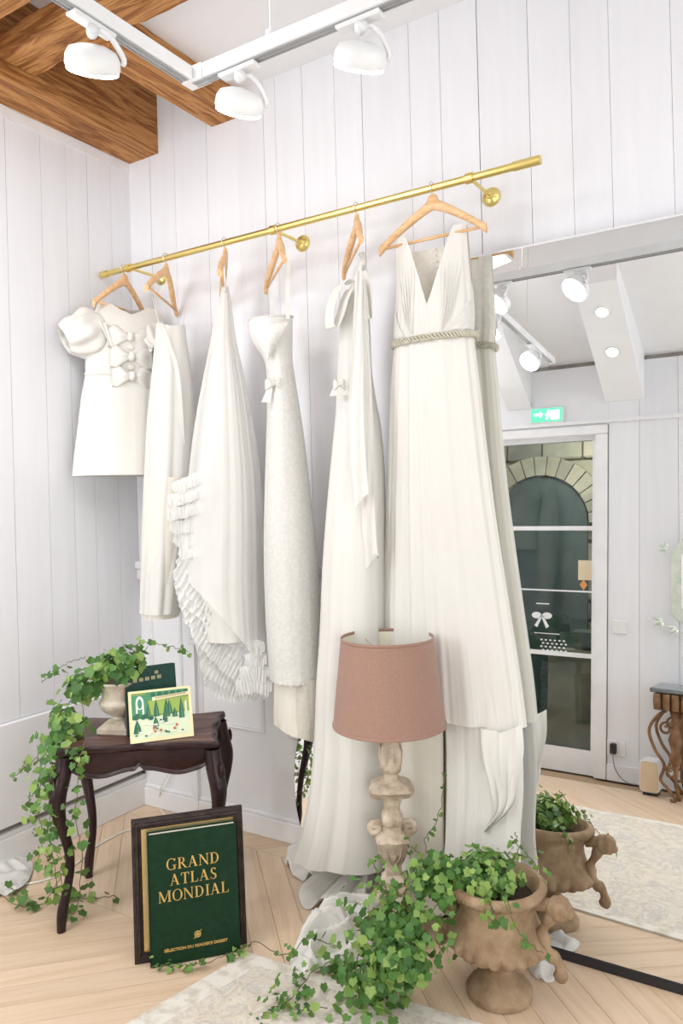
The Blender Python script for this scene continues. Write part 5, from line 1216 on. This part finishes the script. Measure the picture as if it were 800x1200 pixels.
M['leaf'] = leafmat('ivy_leaf_green', (.022, .08, .018), (.085, .22, .045), (.32, .45, .12))
M['stem'] = mat('ivy_stem', (.16, .12, .06), (.10, .13, .04), .7)
LM = [leaf_mesh('leaf', M['leaf'], s) for s in range(5)]
def ivy(name, label, loc, vines, mounds, seed, size=.027, nmax=290):
    """vines: (points, leaves, spread); mounds: (centre, (rl, rd, rz), leaves)"""
    rnd = random.Random(seed); t = thing(name, label, 'ivy', loc); L = []
    el_, gd = side_axes(loc[0], loc[1])
    for pts, nl, sp in vines:
        P = smooth_path(pts, 30); jit = [p+V((rnd.uniform(-1, 1), rnd.uniform(-1, 1), rnd.uniform(-1, 1)))*.004 for p in P]
        for p in jit: p.z = max(p.z, .006)
        MB().tube(jit, .0014, 5).build('vine', M['stem'], t, smooth=True)
        for k in range(nl):
            f = rnd.random()**.9*29; i = min(int(f), 28); p = jit[i].lerp(jit[i+1], f-i)
            tang = (jit[i+1]-jit[i]).normalized(); off = V((rnd.gauss(0, 1), rnd.gauss(0, 1), rnd.gauss(0, 1)))*sp
            L.append((p+off, (off.normalized()+V((0, 0, .55))+gd*.7), (tang*.5+V((0, 0, -.7))+off.normalized()), size*rnd.uniform(.55, 1.15)*(1-.35*(i/29) if sp < .03 else 1)))
    for c, r, nl in mounds:
        c = V(c)
        for k in range(nl):
            d = V((rnd.gauss(0, 1), rnd.gauss(0, 1), rnd.gauss(0, 1))).normalized(); rad = rnd.uniform(.45, 1.05)
            off = el_*(d.x*r[0]*rad)+gd*(d.y*r[1]*rad)+V((0, 0, d.z*r[2]*rad)); o_ = (el_*d.x+gd*d.y+V((0, 0, d.z)))
            L.append((c+off, o_+V((0, 0, .5))+gd*.5, o_+V((0, 0, -.9))+V((rnd.gauss(0, .4), rnd.gauss(0, .4), 0)), size*rnd.uniform(.6, 1.2)))
    mats_ = []
    for p, nr, dn, s in L:
        p = p.copy(); p.z = max(p.z, .008+rnd.random()*.012)
        nr = (nr+V((rnd.gauss(0, .4), rnd.gauss(0, .4), rnd.gauss(0, .3)))).normalized(); dn = dn-nr*dn.dot(nr)
        if dn.length < .01: dn = nr.orthogonal()
        dn.normalize(); x = dn.cross(nr)
        if p.z < .035: nr = (nr+V((0, 0, 2))).normalized(); dn = (dn-nr*dn.dot(nr)).normalized(); x = dn.cross(nr)
        m = Matrix((x, dn, nr)).transposed().to_4x4() @ Matrix.Scale(s, 4); m.translation = p
        zlo = min((m @ v.co).z for v in LM[0].vertices)
        if zlo < .002: m.translation.z += .002-zlo
        mats_.append(((m.translation-CAM).length, m))
    mats_.sort(key=lambda q: q[0]); inv = wm(t).inverted(); mb = MB()
    for k, (d_, m) in enumerate(mats_):
        me = LM[rnd.randrange(5)]
        if k < nmax:
            o = bpy.data.objects.new('leaf', me); COL.objects.link(o); o.parent = t; o.matrix_basis = inv @ m
        else: mb.add([m @ v.co for v in me.vertices], [tuple(pl.vertices) for pl in me.polygons])
    if mb.v: o = mb.build('foliage', M['leaf'], t, smooth=True); o['kind'] = 'stuff'
    return t
IV = [[(0.5866, -0.7357, 0.8382), (0.5198, -0.7765, 0.8092), (0.4816, -0.8235, 0.7083), (0.5199, -0.9026, 0.5997)], [(0.5291, -0.9094, 0.6031), (0.5566, -0.9479, 0.4737), (0.5707, -0.9566, 0.3206), (0.591, -0.9566, 0.167)], [(0.5195, -0.8342, 0.7309), (0.4855, -0.9139, 0.5233), (0.5142, -0.9598, 0.3825), (0.5501, -0.9088, 0.2531)], [(0.5103, -0.747, 0.8953), (0.4568, -0.7728, 0.8768), (0.4087, -0.796, 0.8456), (0.3587, -0.822, 0.8053)], [(0.6505, -0.6704, 0.9241), (0.6974, -0.6228, 0.9443), (0.7364, -0.5636, 0.9212), (0.795, -0.5048, 0.8963)], [(0.4705, -0.8717, 0.6192), (0.4264, -0.9109, 0.5576), (0.3996, -0.9406, 0.5264), (0.3716, -0.9623, 0.4986)], [(0.5886, -0.9405, 0.1881), (0.3988, -0.8725, 0.02), (0.3321, -0.9122, 0.015), (0.1972, -0.8961, 0.01)], [(0.589, -0.9399, 0.2168), (0.4253, -0.7907, 0.02), (0.4975, -0.7466, 0.012), (0.5714, -0.6918, 0.012)], [(0.5361, -0.9288, 0.3754), (0.2894, -0.8635, 0.05), (0.184, -0.8552, 0.02), (0.1013, -0.8279, 0.02)], [(0.5845, -0.8391, 0.8299), (0.6605, -0.8772, 0.6719), (0.6554, -0.9048, 0.5635), (0.6377, -0.9104, 0.389)], [(0.6158, -0.8932, 0.3782), (0.627, -0.8778, 0.2577), (0.5334, -0.8315, 0.03), (0.5359, -0.8703, 0.01)]]
ivy('ivy_plant', 'bushy ivy spilling from the marble urn down the left side of the table', tuple(SC+V((0, 0, .17))), [
    (IV[0], 75, .030), (IV[1], 95, .022), (IV[2], 70, .022), (IV[3], 9, .008), (IV[4], 15, .010), (IV[5], 12, .010), (IV[6], 20, .016), (IV[7], 18, .014), (IV[8], 12, .014), (IV[9], 40, .014), (IV[10], 30, .018)],
    [((0.6429, -0.7051, 0.8805), (.10, .07, .055), 130), ((0.546, -0.7789, 0.8125), (.075, .06, .06), 90), ((0.5122, -0.83, 0.6834), (.06, .05, .06), 90)], 1, .033)
BV = [[(1.8915, -0.5637, 0.3647), (1.785, -0.6275, 0.3297), (1.7111, -0.6757, 0.2711), (1.6532, -0.727, 0.2062), (1.5797, -0.6469, 0.03)], [(1.8832, -0.6075, 0.3328), (1.8155, -0.6672, 0.2461), (1.7708, -0.7153, 0.1853), (1.7035, -0.6907, 0.03), (1.6661, -0.7587, 0.02)], [(1.5142, -0.6294, 0.04), (1.4723, -0.7317, 0.03), (1.4758, -0.8248, 0.02), (1.4706, -0.8997, 0.02)], [(1.4882, -0.6124, 0.05), (1.4579, -0.7287, 0.1268), (1.3748, -0.7274, 0.05), (1.2272, -0.6892, 0.03), (1.2101, -0.7621, 0.03)], [(1.226, -0.7517, 0.04), (1.173, -0.7846, 0.02), (1.1397, -0.8538, 0.02), (1.0731, -0.8966, 0.02), (1.0121, -0.941, 0.02)], [(1.7839, -0.5369, 0.366), (1.7572, -0.5203, 0.4048), (1.7755, -0.4714, 0.4498), (1.7751, -0.4223, 0.5169), (1.7767, -0.4215, 0.5838)], [(2.0203, -0.4923, 0.3892), (2.0284, -0.4694, 0.4186), (2.0156, -0.4442, 0.4558)], [(1.9948, -0.6296, 0.3471), (2.0154, -0.6407, 0.3157), (2.0238, -0.647, 0.2701)], [(2.0454, -0.62, 0.3603), (2.0711, -0.642, 0.3151), (2.1016, -0.6521, 0.2762), (2.1516, -0.6327, 0.2357)], [(1.7376, -0.5296, 0.3653), (1.7065, -0.5355, 0.3868), (1.7199, -0.5291, 0.3611)], [(1.8614, -0.6793, 0.2645), (1.8781, -0.6911, 0.2041), (1.8788, -0.6908, 0.1452)], [(1.6003, -0.8344, 0.03), (1.5249, -0.8727, 0.02), (1.4619, -0.8881, 0.02), (1.448, -0.9447, 0.015)], [(1.7027, -0.6093, 0.2378), (1.6507, -0.6164, 0.3044), (1.6292, -0.6175, 0.3512)], [(1.9029, -0.4609, 0.3744), (1.9875, -0.4009, 0.3689), (2.0446, -0.3771, 0.3465), (2.0704, -0.3749, 0.2752)]]
ivy('ivy_plant', 'long ivy trailing from the large stone urn over the veil and rug', tuple(UC+V((0, 0, .29))), [
    (BV[0], 180, .042), (BV[1], 190, .040), (BV[2], 60, .026), (BV[3], 20, .014), (BV[4], 20, .008), (BV[5], 9, .006), (BV[6], 5, .008), (BV[7], 14, .012), (BV[8], 12, .008), (BV[9], 8, .01), (BV[10], 16, .014), (BV[11], 26, .020), (BV[12], 14, .016), (BV[13], 22, .012)],
    [((1.9457, -0.5296, 0.358), (.105, .095, .055), 330), ((1.8281, -0.5746, 0.3293), (.10, .08, .065), 240), ((1.7252, -0.6785, 0.2269), (.095, .07, .06), 180), ((1.7096, -0.7661, 0.1221), (.10, .08, .045), 150), ((1.7954, -0.7625, 0.1817), (.09, .06, .06), 230)], 2, .0255)

# ------------------------------------------------------------------ small things
tp = puddle([(-0.1731, -0.775, -0.0), (-0.1273, -0.6905, 0.0), (-0.0906, -0.6443, -0.0), (0.0505, -0.6683, 0.0), (0.1592, -0.7502, 0.0), (0.211, -0.8385, 0.0), (0.182, -0.8966, 0.0), (0.1424, -0.973, 0.0)], 'cloth', None, M['crepe'], .05, 12, dirv=(1, 1), N=80, R=30)
tag(tp, 'white cloth bundled on the floor at the left edge of the photograph', 'cloth')
M['cable'] = mat('white_cable', (.85, .84, .80), None, .4)
tag(MB().tube(smooth_path([(0.185, -0.7909, 0.0045), (0.2206, -0.7415, 0.0045), (0.2395, -0.6701, 0.0045), (0.217, -0.5706, 0.0045), (0.1738, -0.4663, 0.0045), (0.1608, -0.3642, 0.0045), (0.1674, -0.2646, 0.0045), (0.2454, -0.2122, 0.0045)], 50), .0035, 8).build('power_cable', M['cable'], smooth=True), 'white cable curving over the floor under the side table', 'cable')
tag(MB().tube(smooth_path([(0.2257, -0.03, 0.2483), (0.1907, -0.03, 0.1907), (0.1319, -0.03, 0.1002), (0.1046, -0.0067, 0.006), (0.2374, -0.0946, 0.0045), (0.399, -0.158, 0.0045)], 40), .0035, 8).build('power_cable', M['cable'], smooth=True), 'white cable hanging down against the back wall skirting behind the table', 'cable')
